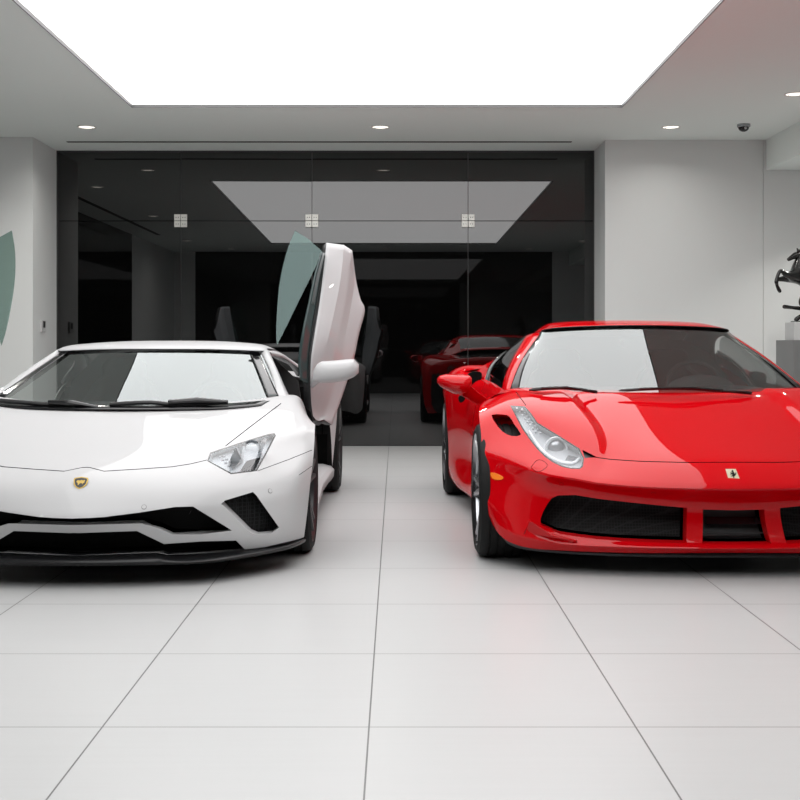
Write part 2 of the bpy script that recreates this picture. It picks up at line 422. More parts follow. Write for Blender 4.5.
# downlights
def downlight(x, y, label, z=CZ):
    t = thing('downlight', label, 'ceiling light', (x, y, z), 'recessed ceiling downlights')
    bm = newbm(); lathe(bm, [(0, .073), (-.006, .078), (-.008, .088), (0, .092)], (x, y, z), 'Z', 32); link('trim_ring', bm, 'lamp_trim', t)
    bm = newbm(); lathe(bm, [(-.004, .001), (-.004, .055), (-.001, .073)], (x, y, z), 'Z', 32); link('bulb', bm, 'bulb', t)
    bm = newbm(); lathe(bm, [(-.0045, .055), (-.0065, .058), (-.0045, .061)], (x, y, z), 'Z', 32); link('lamp_collar', bm, 'gap', t)
for x, y, lb in ((-2.97, 11.33, 'round recessed downlight in the ceiling near the left wall'),
                 (-.15, 11.33, 'round recessed downlight above the middle of the black glass wall'),
                 (2.64, 11.33, 'round recessed downlight above the right wall beside the security camera'),
                 (3.33, 9.84, 'round recessed downlight at the right edge of the photo, ahead of the security camera'),
                 (-3.96, 9.82, 'ceiling downlight mirrored in the left black glass panel, highest of its row'),
                 (-3.94, 6.3, 'ceiling downlight mirrored in the black glass left of the first clamp, second of its row'),
                 (-3.95, 1.7, 'ceiling downlight mirrored in the black glass just right of the leftmost clamp'),
                 (-3.3, -.25, 'ceiling downlight mirrored in the black glass left of the upright door glass'),
                 (-.24, -.25, 'ceiling downlight mirrored in the black glass below the skylight reflection, middle of three'),
                 (2.8, -.25, 'ceiling downlight mirrored in the black glass below the right end of the skylight reflection'),
                 (3.76-.1, 1.7, 'ceiling downlight mirrored at the right edge of the black glass wall'),
                 (3.4, 6.3, 'downlight in the ceiling on the right side over the red car')):
    downlight(x, y, lb)
downlight(4.35, 11.0, 'downlight under the lowered ceiling above the horse statue', 2.877)
def area(name, loc, size, power, col, rot=(0, 0, 0), spread=math.pi):
    l = bpy.data.lights.new(name, 'AREA'); l.shape = 'DISK'; l.size = size; l.energy = power; l.color = col; l.spread = spread
    o = bpy.data.objects.new(name, l); COL.objects.link(o); o.location = loc; o.rotation_euler = rot
area('niche_downlight', (4.35, 11.0, 2.86), .12, 16, (1, .97, .92), spread=1.9)
for x, y, p_ in ((-2.97, 11.33, 9), (-.15, 11.33, 18), (2.64, 11.33, 4), (-3.96, 9.82, 30), (-3.94, 6.3, 16), (-3.95, 1.7, 10), (3.33, 9.84, 10), (3.4, 6.3, 10)):
    area('downlight_glow', (x, y, CZ-.02), .12, p_, (1, .97, .92), spread=2.6)
# security camera
t = thing('security_camera', 'small dark dome security camera on the ceiling above the right wall', 'camera', (3.30, 11.2, CZ))
bm = newbm(); lathe(bm, [(0, .001), (0, .062), (-.022, .062), (-.028, .052)], (3.30, 11.2, CZ), 'Z', 32); link('camera_base', bm, 'lamp_housing', t)
bm = newbm(); lathe(bm, [(-.028, .05)]+[(-.028-.042*math.sin(a*math.pi/12), .05*math.cos(a*math.pi/12)+.001) for a in range(1, 7)], (3.30, 11.2, CZ), 'Z', 32); link('dome', bm, 'gloss_black', t)
bm = newbm(); lathe(bm, [(0, .001), (0, .013), (-.006, .013), (-.008, .001)], (3.30, 11.143, CZ-.045), 'Y', 16); link('camera_lens', bm, 'rim_silver', t)
# wall control on the left return
t = thing('wall_control', 'small white wall control with a dark display beside the black glass wall', 'control panel', (XL, 12.2, 1.22))
bm = newbm(); box(bm, XL, XL+.018, 12.12, 12.28, 1.225, 1.345); link('control_plate', bm, 'plastic_white', t, smooth=None, mod_bevel=.003)
bm = newbm(); box(bm, XL+.018, XL+.021, 12.17, 12.24, 1.27, 1.335); link('display', bm, 'plastic_black', t, smooth=None)
# plinth and horse
bm = newbm(); box(bm, 3.735, 4.6, 11.09, 11.60, 0, 1.137); tag(link('plinth', bm, 'plinth_grey', smooth=None, mod_bevel=.003), 'tall grey square plinth standing in the right corner under the horse statue', 'plinth')
bm = newbm(); box(bm, 3.795, 4.52, 11.25, 11.51, 1.138, 1.31); tag(link('display_block', bm, 'plinth_light', smooth=None, mod_bevel=.002), 'pale grey block on the tall plinth carrying the black horse', 'block')
def skin(name, chains, m, parent=None, lev=2):
    """chains: lists of ((x,y,z), radius); the first chain's first point is the root; chains may start on an existing point"""
    verts, edges, rad, key = [], [], [], {}
    for ch in chains:
        prev = None
        for p, r in ch:
            k = tuple(round(q, 4) for q in p)
            if k not in key: key[k] = len(verts); verts.append(p); rad.append(r)
            i = key[k]
            if prev is not None: edges.append((prev, i))
            prev = i
    me = bpy.data.meshes.new(name); me.from_pydata(verts, edges, []); me.update()
    o = bpy.data.objects.new(name, me); COL.objects.link(o)
    sk = o.modifiers.new('skin', 'SKIN'); sk.use_smooth_shade = True
    for i, r in enumerate(rad):
        me.skin_vertices[0].data[i].radius = (r*1.22, r*1.22)
    me.skin_vertices[0].data[0].use_root = True
    s = o.modifiers.new('sub', 'SUBSURF'); s.levels = lev; s.render_levels = lev
    dg = bpy.context.evaluated_depsgraph_get(); b2 = bmesh.new(); b2.from_mesh(o.evaluated_get(dg).data)
    bpy.data.objects.remove(o); bpy.data.meshes.remove(me)
    return link(name, b2, m, parent, smooth=60)
def hp(px, py, dy=0.0): p = at(px-3.0, py, 11.38); return (p.x, 11.38+dy, p.z)
t = thing('horse_statue', 'glossy black statue of a horse rearing on one hind leg on the pale block', 'statue', (4.0, 11.38, 1.31))
hip = hp(820, 288); wit = hp(803, 270); 
skin('horse_body', [
  [(hip, .088), (hp(815, 281), .082), (hp(808, 275), .090), (wit, .092), (hp(799, 268), .062), (hp(803, 260), .045), (hp(803.5, 254.5), .034), (hp(799, 255), .034), (hp(795.5, 257), .022), (hp(791.5, 259.5), .016), (hp(790.2, 260.2), .013)],
  [(wit, .07), (hp(793, 276, -.04), .046), (hp(787.5, 274.5, -.05), .026), (hp(781.5, 270.5, -.05), .018), (hp(779, 276, -.05), .014), (hp(777.5, 282.5, -.05), .019), (hp(778, 285, -.05), .010)],
  [(wit, .07), (hp(794, 279, .04), .044), (hp(788, 278.5, .05), .024), (hp(781, 279.5, .05), .017), (hp(781.5, 285, .05), .013), (hp(784, 290.5, .05), .018), (hp(785.5, 292.5, .05), .011)],
  [(hip, .08), (hp(817, 297, -.04), .065), (hp(810, 304, -.05), .036), (hp(814, 311, -.05), .022), (hp(806, 314, -.05), .016), (hp(798, 319, -.05), .020), (hp(795.5, 321, -.05), .014)],
  [(hip, .08), (hp(814, 295, .04), .062), (hp(806, 301, .05), .034), (hp(808, 308.5, .05), .020), (hp(797, 307.5, .05), .014), (hp(789, 306.5, .05), .019), (hp(787, 306.3, .05), .012)]], 'horse', t)
skin('tail', [[(hp(822, 285), .025), (hp(829, 281), .026), (hp(836, 284), .032), (hp(839, 293), .036), (hp(837, 303), .026), (hp(841, 311), .012)]], 'horse', t)
skin('mane', [[(hp(801, 250.5), .012), (hp(806, 252), .022), (hp(810, 258), .026), (hp(812, 265), .022), (hp(815, 270), .012)]], 'horse', t)
skin('ear', [[(hp(801, 253, -.02), .014), (hp(800, 250, -.022), .009), (hp(799, 248, -.022), .004)]], 'horse', t, 1)
skin('ear', [[(hp(802, 253, .02), .014), (hp(801.5, 250, .022), .009), (hp(801, 248, .022), .004)]], 'horse', t, 1)
bm = newbm(); box(bm, 3.83, 4.1, 11.30, 11.45, 1.31, 1.322); link('statue_base', bm, 'horse', t, smooth=None)

# ---------------------------------------------------------------- wheels
def wheel(parent, c, r, w, sgn, rim_m, cal_m, nsp=5, double=True, angle=0.0):
    """c: centre of the outer face; sgn: which way the outer face looks along x; the wheel extends inwards by w"""
    c = Vector(c); S = sgn
    def P(a, rad, th): return Vector((c.x+S*a, c.y+rad*math.cos(th), c.z+rad*math.sin(th)))
    bm = newbm()   # rim barrel, lip, spokes, hub
    ri = r-.062
    lathe(bm, [(-w+.01, ri+.004), (-w+.03, ri-.012), (-.06, ri-.02), (-.02, ri-.014), (-.006, ri+.002), (-.002, ri+.008), (-.012, ri+.012)], c, 'X', 64, S)
    for k in range(nsp):
        th = angle+2*math.pi*k/nsp
        for dlt in ((-.17, .17) if double else (0,)):
            pts = [(.055, th+dlt*.35, -.045, .026), (.16, th+dlt*.75, -.03, .018), (ri-.006, th+dlt, -.018, .016)]
            rings = []
            for rad, t2, a, hw in pts:
                du = hw/rad
                rings.append([bm.verts.new(P(a, rad, t2-du)), bm.verts.new(P(a+.010, rad, t2-du*.5)), bm.verts.new(P(a+.010, rad, t2+du*.5)), bm.verts.new(P(a, rad, t2+du)), bm.verts.new(P(a-.03, rad, t2+du*.6)), bm.verts.new(P(a-.03, rad, t2-du*.6))])
            for i in range(2):
                for q in range(6): bm.faces.new((rings[i][q], rings[i][(q+1) % 6], rings[i+1][(q+1) % 6], rings[i+1][q]))
    lathe(bm, [(-.06, .07), (-.04, .068), (-.03, .055), (-.028, .001)], c, 'X', 32, S)
    bm.normal_update(); bmesh.ops.recalc_face_normals(bm, faces=bm.faces)
    wh = link('wheel', bm, rim_m, parent)
    bm = newbm(); tw = w
    prof = [(-tw+.012, ri+.006), (-tw, ri+.03), (-tw+.004, r-.016), (-tw+.022, r-.002)]
    for g in range(5):
        a0 = -tw+.022+(tw-.05)*(g+.5)/5
        prof += [(a0-.012, r), (a0-.010, r-.006), (a0-.004, r-.006), (a0-.002, r)]
    prof += [(-.028, r-.002), (-.010, r-.012), (-.001, r-.030), (.002, ri+.028), (-.004, ri+.012)]
    lathe(bm, prof, c, 'X', 96, S); link('tyre', bm, 'rubber', wh, smooth=30)
    bm = newbm(); lathe(bm, [(-.085, .05), (-.085, ri-.05), (-.115, ri-.05), (-.115, .05)], c, 'X', 48, S); link('brake_disc', bm, 'disc', wh)
    bm = newbm(); a0, a1 = (-.15-.5, -.15+.5)
    rr0, rr1 = ri-.11, ri-.028; n = 10; rings = []
    for q in range(n+1):
        th = a0+(a1-a0)*q/n
        rings.append([bm.verts.new(P(-.055, rr0, th)), bm.verts.new(P(-.055, rr1, th)), bm.verts.new(P(-.145, rr1, th)), bm.verts.new(P(-.145, rr0, th))])
    for q in range(n):
        for e in range(4): bm.faces.new((rings[q][e], rings[q][(e+1) % 4], rings[q+1][(e+1) % 4], rings[q+1][e]))
    bm.faces.new(rings[0][::-1]); bm.faces.new(rings[-1])
    link('brake_caliper', bm, cal_m, wh, mod_bevel=.006)
    bm = newbm(); lathe(bm, [(-.026, .001), (-.024, .024), (-.03, .03)], c, 'X', 24, S); link('hub_cap', bm, 'gloss_black', wh)
def liner(parent, c, r, w, sgn):
    bm = newbm(); c = Vector(c); n = 28; A = []; B = []
    for q in range(n+1):
        th = -.35+(math.pi+.7)*q/n
        A.append(bm.verts.new((c.x-sgn*.02, c.y+r*math.cos(th), max(.13, c.z+r*math.sin(th))))); B.append(bm.verts.new((c.x-sgn*w, c.y+r*math.cos(th), max(.13, c.z+r*math.sin(th)))))
    for q in range(n): bm.faces.new((A[q], A[q+1], B[q+1], B[q]))
    try: bm.faces.new(B)
    except ValueError: pass
    link('wheel_well', bm, 'void_black', parent)
def seat(parent, x, y, z):
    bm = newbm()
    def loft(rings):
        vs = [[bm.verts.new(p) for p in r] for r in rings]; n = len(vs[0])
        for i in range(len(vs)-1):
            for k in range(n): bm.faces.new((vs[i][k], vs[i][(k+1) % n], vs[i+1][(k+1) % n], vs[i+1][k]))
        bm.faces.new(vs[0][::-1]); bm.faces.new(vs[-1])
    def ring(yy, zz, hw, th, tilt=0, bol=.05):
        # cross section of a bucket seat: bolsters reach forward
        o = []
        for fx, fy in ((-1, -bol), (-.8, -bol-.01), (-.6, 0), (0, .012), (.6, 0), (.8, -bol-.01), (1, -bol), (1, th), (0, th+.01), (-1, th)):
            o.append((x+fx*hw, yy+fy, zz+tilt*fy))
        return o
    loft([ring(y, z, .22, .1, 0, .09), ring(y+.05, z+.16, .25, .1, 0, .1), ring(y+.11, z+.34, .25, .09, 0, .09), ring(y+.16, z+.48, .19, .08, 0, .03), ring(y+.17, z+.52, .14, .08, 0, .0), ring(y+.19, z+.60, .14, .08, 0, .0), ring(y+.20, z+.645, .10, .06, 0, .0)])
    s = link('seat', bm, 'leather', parent, mod_bevel=.012)
    bm = newbm(); vs = []
    for yy, zt in ((y-.42, z-.02), (y-.2, z-.03), (y+.05, z-.05)):
        vs.append([bm.verts.new((x+fx*.25, yy, zt+dz)) for fx, dz in ((-1, .06), (-.85, .07), (-.6, 0), (0, -.01), (.6, 0), (.85, .07), (1, .06), (1, -.12), (-1, -.12))])
    for i in range(2):
        for k in range(9): bm.faces.new((vs[i][k], vs[i][(k+1) % 9], vs[i+1][(k+1) % 9], vs[i+1][k]))
    bm.faces.new(vs[0][::-1]); bm.faces.new(vs[-1]); link('seat_cushion', bm, 'leather', s, mod_bevel=.012)
def steering(parent, c, r=.17, tilt=.42):
    bm = newbm(); c = Vector(c); n = 40; ring = []
    ax = Vector((1, 0, 0)); up = Vector((0, math.sin(tilt), math.cos(tilt)))
    for k in range(n):
        th = 2*math.pi*k/n; d = ax*math.cos(th)+up*math.sin(th); nn = ax.cross(up)
        ring.append([bm.verts.new(c+d*r+(d*math.cos(q*math.pi/4)+nn*math.sin(q*math.pi/4))*.014) for q in range(8)])
    for k in range(n):
        for q in range(8): bm.faces.new((ring[k][q], ring[k][(q+1) % 8], ring[(k+1) % n][(q+1) % 8], ring[(k+1) % n][q]))
    s = link('steering_wheel', bm, 'leather', parent)
    bm = newbm(); ball(bm, c, .055, (1, .5, 1))
    for a in (0, math.pi, -math.pi/2): tube(bm, [c, c+(ax*math.cos(a)+up*math.sin(a))*r], [.02, .012])
    link('steering_hub', bm, 'gloss_black', s)
# ---------------------------------------------------------------- the white car
t = thing('sports_car', 'white low wedge sports car with scissor doors raised, parked left', 'car', (-1.45, 7.5, 0))
K = Car(t, 1, lambda y: -1.45); L = K.L; root = t
shell = subd(K, [
 [L(80,5.36,.13), L(140,5.38,.13), L(200,5.44,.13), L(255,5.57,.13), L(286,5.70,.13), L(304,5.87,.135)],
 [L(80,5.33,.22), L(140,5.35,.22), L(200,5.41,.22), L(258,5.55,.22), L(290,5.69,.23), L(307,5.87,.25)],
 [L(80,5.27,.315), L(140,5.31,.33), L(195,5.38,.345), L(255,5.54,.355), L(293,5.71,.37), L(310,5.89,.39)],
 [L(80,5.345,.412), L(142,5.37,.424), L(205,5.45,.442), L(258,5.62,.46), L(297,5.78,.48), L(313,5.95,.51)],
 [L(80,5.52,.519), L(145,5.54,.516), L(207,5.63,.537), L(262,5.80,.575), L(299,5.95,.60), L(314.5,6.05,.61)],
 [L(80,5.97,.623), L(160,5.97,.627), L(222,5.98,.635), L(272,6.02,.665), L(302,6.08,.675), L(315,6.2,.67)],
 [L(80,6.40,.742), L(175,6.40,.746), L(238,6.43,.762), L(279,6.47,.782), L(300,6.47,.76), L(316,6.45,.62)],
 [L(80,6.56,.752), L(180,6.56,.757), L(242,6.60,.775), L(283,6.68,.805), L(303,6.68,.765), L(316.5,6.62,.45)],
], ccol=((4, .25),), crow=((2, .5), (3, .15)))
front = lambda f: True
# openings of the nose
keepn = lambda f: f.normal.y < .2
upper = [(60,519.5),(75,518.5),(90,518),(105,517),(140,512.5),(175,507),(193,506.5),(232,530.5),(200,534.5),(172,534.5),(158,528),(141,523.5),(78,525),(60,525)]
lower = [(60,532.5),(79,533),(137,531),(164,544),(200,541.5),(236,540.5),(247,551.5),(230,553),(200,556),(172,556),(157,552.5),(79,555.5),(60,555.5)]
side = [(221,504),(225,500.5),(253,492),(256.5,495.5),(279,527.5),(271,533.5),(256,535),(249,532)]
backs = []
for poly, d in ((upper, (0, .10, .01)), (lower, (0, .12, .01)), (side, (0, .09, 0))):
    b, p = opening(shell, poly, d, keepn, 0, K, wall_d=d, spread=.022 if poly is not side else 0); backs.append((b, p))
# lower black lip zone between the lower grille and the splitter
lip = take(shell, cut(shell, [(40,555.3),(79,555.5),(157,552.5),(172,556),(200,556),(230,553),(247,551.5),(306,537.3),(320,545),(320,580),(40,580)], keepn))
# headlight
hl = [(207,461),(210,452.5),(240,442.5),(268,434),(274.5,433),(276,435.5),(267,453),(257,471),(231,474.3)]
frame = take(shell, cut(shell, hl, keepn))
hl_in = [(208.6,460.6),(211.3,453.6),(240,444),(268,435.6),(273,434.8),(273.8,436),(265.6,452.5),(255.8,469.8),(231.4,472.8)]
lensf = take(frame, cut(frame, hl_in))
# seams
dark_seams = []
for ln, w in (([(225.5,446),(250,427),(281,403.5)], .8), ([(60,471),(67,470),(79,467),(90,467.5),(104,471.2),(140,469),(172,466.8),(190,464),(207,460)], .7), ([(257.5,471),(290,459),(312,450)], .6), ([(299,475),(312,466)], .5)):
    fs = cut(shell, seam(ln, w), keepn); dark_seams.append(take(shell, fs))
# hood lid
hood = take(shell, cut(shell, [(60,471),(67,470),(79,467),(90,467.5),(104,471.2),(140,469),(172,466.8),(190,464),(207,460),(225.5,446),(250,427),(281,403.5),(281,380),(60,380)], lambda f: f.calc_center_median().y > 5.4))
tree = BVHTree.FromBMesh(shell); htree = BVHTree.FromBMesh(hood)
link('front_bumper', K.both(shell), 'white_paint', root)
link('hood', K.both(hood), 'white_paint', root)
lb = K.both(lip)
while len(lb.faces):
    lb.faces.ensure_lookup_table(); st = [lb.faces[0]]; seen = set(st)
    while st:
        for e in st.pop().edges:
            for f2 in e.link_faces:
                if f2 not in seen: seen.add(f2); st.append(f2)
    link('lower_lip', take(lb, list(seen)), 'carbon', root)

bm = newbm()
for s_ in dark_seams:
    me = bpy.data.meshes.new('t'); moved(s_, (0, .004, -.004)).to_mesh(me); bm.from_mesh(me)
link('panel_gap', K.both(bm), 'satin_black', root)
nm = ['upper_grille', 'lower_grille', 'side_intake']
for (b, p), n in zip(backs, nm):
    if n == 'side_intake':
        m2 = K.mirror(b); link(n, b, 'black_mesh', root); link(n, m2, 'black_mesh', root)
    else: link(n, K.both(b), 'void_black', root)
# dark lamp-like duct shapes in the outer ends of the upper grille
for sg in (0, 1):
    bm = newbm(); prism(bm, [at(x, y, 5.47) for x, y in dense([(160,512),(180,508.5),(191,509),(187,516),(170,520),(160,517)], 3)], .02)
    if sg: bm2 = K.mirror(bm); bm = bm2
    link('air_duct', bm, 'carbon', root)
# headlights, both sides
for sg in (0, 1):
    fx = (lambda b: K.mirror(b)) if sg else (lambda b: b)
    base = moved(lensf, (0, .045, -.02)); walls(base, lensf, (0, .045, -.02))
    h = link('headlight', fx(base), 'lamp_grey', root)
    link('headlight_lens', fx(lensf.copy()), 'lens', h); link('headlight_rim', fx(frame.copy()), 'gloss_black', h)
    bt = BVHTree.FromBMesh(moved(lensf, (0, .045, -.02)))
    bm = newbm()
    p0, n0 = hit(bt, 252, 449); ball(bm, p0+Vector((0, -.006, 0)), .034, (1, .5, 1)); link('projector_lens', fx(bm), 'lamp_white', h)
    bm = newbm(); lathe(bm, [(0, .036), (-.012, .040), (-.014, .046), (0, .047)], p0, 'Y', 28); link('bezel', fx(bm), 'lamp_housing', h)
    bm = newbm()
    for pl in ([(236,448),(246,446),(243,462),(233,470),(229,462)], [(262,440),(268,438),(262,452),(258,454)]):
        prism(bm, [hit(bt, x, y)[0]+Vector((0, -.010, .002)) for x, y in pl], .008)
    link('light_guide', fx(bm), 'lamp_white', h)
    bm = newbm()
    for x, y in ((220,457),(223,460),(226,463),(229,466),(224,456.5),(227,459.5),(230,462.5),(233,465)): ball(bm, hit(bt, x, y)[0]+Vector((0, -.004, 0)), .0075)
    link('led_cluster', fx(bm), 'lamp_housing', h)
    bm = newbm(); prism(bm, [hit(bt, x, y)[0]+Vector((0, -.020, .002)) for x, y in [(241,470.5),(247,461),(261.5,457),(256,469.6),(246,471.4)]], .01)
    link('light_divider', fx(bm), 'gloss_black', h)
# badge
pt, nr = hit(tree, CX+K.c(0)*F/5.42+1.5, 483); pt.x = K.c(0)+.010; nr = Vector((0, -1, .75)).normalized(); pt = pt+Vector((0, -.007, 0))
if nr.y > 0: nr = -nr
def shield(s): return [(x*s, y*s) for x, y in [(-.034, .018), (-.030, .026), (0, .031), (.030, .026), (.034, .018), (.030, -.008), (.016, -.026), (0, -.034), (-.016, -.026), (-.030, -.008)]]
bd = newbm(); decal(bd, pt, nr, shield(1.0), .004); bo = link('badge', bd, 'gold', root)
bo['label'] = 'gold and black shield badge'
bd = newbm(); decal(bd, pt, nr, shield(.82), .0015, .0045); link('badge_field', bd, 'gloss_black', bo)
bull = [(-.020,.006),(-.014,.012),(-.004,.010),(.004,.013),(.012,.010),(.017,.014),(.020,.010),(.017,.004),(.019,-.003),(.014,-.002),(.012,-.009),(.008,-.008),(.008,-.003),(-.002,-.004),(-.006,-.012),(-.011,-.014),(-.010,-.008),(-.013,-.002),(-.018,.001)]
bd = newbm(); decal(bd, pt, nr, bull, .0012, .006); link('badge_bull', bd, 'gold', bo)
# parking sensors
for x, y in ((144,507),(3.5,506.5),(270,491)):
    p, n = hit(tree, x, y) if x > 80 else (None, None)
    if p is None:
        p, n = hit(tree, 155, 507); p = Vector((2*K.c(0)-p.x, p.y, p.z)); n = Vector((-n.x, n.y, n.z))
    bm = newbm(); decal(bm, p, n, circle(.0115, 20), .0008, .0004); s_ = link('parking_sensor', bm, 'gap', root)
    bm = newbm(); decal(bm, p, n, circle(.0098, 20), .0012, .001); link('sensor_face', bm, 'white_paint', s_)
# splitter
bm = subd(K, [
 [L(80,5.42,.136), L(140,5.44,.136), L(160,5.45,.136), L(172,5.46,.128), L(205,5.49,.126), L(246,5.58,.131), L(286,5.74,.130), L(303,5.90,.132)],
 [L(80,5.28,.130), L(140,5.30,.131), L(158,5.31,.130), L(172,5.33,.118), L(204,5.36,.118), L(246,5.49,.120), L(287,5.68,.124), L(305,5.86,.128)],
 [L(80,5.265,.118), L(140,5.285,.118), L(158,5.30,.117), L(172,5.32,.110), L(204,5.345,.110), L(246,5.48,.112), L(287,5.67,.118), L(306,5.86,.125)],
 [L(80,5.29,.098), L(140,5.31,.098), L(158,5.32,.097), L(172,5.34,.096), L(204,5.37,.096), L(246,5.50,.098), L(286,5.68,.104), L(305,5.87,.11)],
 [L(80,5.60,.10), L(140,5.60,.10), L(160,5.60,.10), L(172,5.60,.10), L(205,5.64,.10), L(243,5.72,.10), L(276,5.84,.10), L(292,5.95,.10)],
], lev=2, crow=((1, .8), (2, .5), (3, .8)))
link('splitter', K.both(bm), 'carbon', root)
# sill, rear body
bm = newbm()
secs = [(6.66, -.440), (6.9, -.452), (7.6, -.47), (8.3, -.455), (8.45, -.445)]
vs = [[bm.verts.new(p) for p in ((x-.02, y, .12), (x, y, .15), (x+.004, y, .20), (x-.02, y, .225), (x-.08, y, .24), (x-.22, y, .24), (x-.24, y, .12))] for y, x in secs]
for i in range(len(vs)-1):
    for k in range(6): bm.faces.new((vs[i][k], vs[i+1][k], vs[i+1][k+1], vs[i][k+1]))
bm.faces.new(vs[0]); bm.faces.new(vs[-1][::-1]); b2 = K.mirror(bm)
link('sill', bm, 'white_paint', root, mod_bevel=.004); link('sill', b2, 'white_paint', root, mod_bevel=.004)
rear = subd(K, [
 [(0,8.15,.99),(.45,8.15,.97),(.66,8.18,.90),(.86,8.25,.82),(.97,8.3,.62),(.995,8.42,.22)],
 [(0,8.5,.97),(.45,8.5,.95),(.70,8.5,.87),(.91,8.5,.83),(1.0,8.5,.72),(1.02,8.5,.52)],
 [(0,8.85,.93),(.45,8.85,.91),(.74,8.85,.86),(.93,8.85,.845),(1.01,8.85,.79),(1.025,8.85,.755)],
 [(0,9.2,.90),(.45,9.2,.89),(.74,9.2,.86),(.92,9.2,.83),(1.0,9.2,.72),(1.015,9.2,.52)],
 [(0,9.58,.90),(.45,9.58,.89),(.74,9.55,.85),(.89,9.5,.80),(.96,9.42,.62),(.99,9.28,.22)],
 [(0,9.62,.84),(.45,9.62,.83),(.72,9.58,.79),(.86,9.54,.72),(.93,9.46,.5),(.96,9.32,.18)],
 [(0,9.64,.5),(.45,9.64,.5),(.72,9.61,.46),(.84,9.56,.42),(.90,9.49,.3),(.93,9.38,.16)],
 [(0,9.55,.2),(.45,9.55,.2),(.70,9.52,.2),(.80,9.5,.19),(.86,9.45,.17),(.89,9.38,.15)],
], ccol=((3, .4),), crow=((4, .6),))
link('rear_body', K.both(rear), 'white_paint', root)
for sg in (1, -1):
    x = K.c(0)+sg*.62
    bm = newbm(); box(bm, x-.2, x+.2, 9.60, 9.655, .60, .72); link('tail_light', bm, 'tail_red', root, smooth=None, mod_bevel=.01)
bm = newbm(); box(bm, K.c(0)-.7, K.c(0)+.7, 9.58, 9.66, .22, .45); link('diffuser', bm, 'satin_black', root, smooth=None, mod_bevel=.01)
bm = newbm(); x0, x1 = K.c(0)-.80, K.c(0)+.80
box(bm, x0, x1, 5.65, 9.45, .10, .135); box(bm, x0+.05, x1-.05, 6.62, 8.3, .13, .20); link('underbody', bm, 'void_black', root, smooth=None)
# fire wall and inner shell: keep light out of the nose and the engine bay
bm = newbm()
for pts in ([(-.6, 6.0, .13), (.6, 6.0, .13), (.6, 6.0, .58), (-.6, 6.0, .58)], [(-.85, 6.66, .13), (.85, 6.66, .13), (.85, 6.66, .70), (-.85, 6.66, .70)]):
    b3 = newbm(); quad(b3, *[(K.c(0)+p[0], p[1], p[2]) for p in pts]); link('bulkhead', b3, 'void_black', root, smooth=None, solid=(.01,))
quad(bm, *[(K.c(0)+p[0], p[1], p[2]) for p in [(-.9, 8.2, .13), (.9, 8.2, .13), (.85, 8.2, .80), (-.85, 8.2, .80)]])
link('bulkhead', bm, 'void_black', root, smooth=None, solid=(.01,))
for yy, xx, w in ((6.25, -.434, .26), (8.85, -.417, .32)):
    for sg in (1, -1):
        cx = xx if sg > 0 else 2*K.c(0)-xx
        wheel(root, (cx, yy, .336), .336, w, sg, 'rim_dark', 'caliper_dark', 5, True, .3); liner(root, (cx-sg*.06, yy, .30), .350, w, sg)
# greenhouse
gl = subd(K, [
 [L(80,6.43,.752), (.42,6.46,.758), (.80,6.60,.785)],
 [(0,6.80,.908), (.39,6.83,.906), L(271,6.93,.912)],
 [(0,7.18,1.060), (.34,7.21,1.057), L(260.5,7.28,1.046)],
], lev=3)
link('windshield', K.both(gl), 'windshield', root, smooth=60)
roof = subd(K, [
 [(0,7.16,1.066), (.34,7.19,1.064), L(260.5,7.26,1.053), L(267,7.32,1.060)],
 [(0,7.30,1.098), (.34,7.32,1.096), L(259,7.36,1.085), L(268,7.40,1.068)],
 [(0,7.65,1.118), (.34,7.66,1.113), (.58,7.68,1.093), (.66,7.70,1.060)],
 [(0,8.0,1.105), (.34,8.0,1.10), (.56,8.02,1.075), (.67,8.05,1.03)],
 [(0,8.22,1.06), (.34,8.22,1.055), (.54,8.24,1.03), (.70,8.28,.96)],
], lev=2, ccol=((2, .4),))
link('roof', K.both(roof), 'white_paint', root, solid=(.008, 1), mats=['satin_black'])
def pair(name, bm, m, parent=None, **kw):
    b2 = K.mirror(bm); return link(name, bm, m, parent or root, **kw), link(name, b2, m, parent or root, **kw)
pil = subd(K, [
 [(.79,6.56,.772), L(286,6.60,.785), L(292,6.66,.775)],
 [L(271.5,6.93,.910), L(278,6.95,.925), L(280,7.02,.905)],
 [L(260.8,7.28,1.044), L(266,7.31,1.064), L(270,7.40,1.045)],
], lev=2, centre=False)
pair('windshield_pillar', pil, 'white_paint', solid=(.025, 1), mats=['satin_black'])
seal = subd(K, [
 [(.745,6.555,.783), (.805,6.585,.788)], [(.655,6.88,.917), (.705,6.91,.917)], [(.555,7.235,1.0525), (.605,7.265,1.0515)],
], lev=2, centre=False)
pair('windshield_seal', seal, 'gloss_black', solid=(.003,))
rail = subd(K, [
 [(.62,7.34,1.062), (.665,7.36,1.045), (.67,7.40,1.02)],
 [(.65,7.75,1.055), (.70,7.76,1.03), (.705,7.78,1.005)],
 [(.68,8.05,1.02), (.74,8.06,.985), (.75,8.08,.955)],
 [(.72,8.28,.95), (.84,8.28,.90), (.90,8.28,.84)],
 [(.74,8.5,.885), (.85,8.5,.86), (.93,8.5,.83)],
], lev=2, centre=False)
pair('roof_rail', rail, 'white_paint', solid=(.02, 1), mats=['satin_black'])
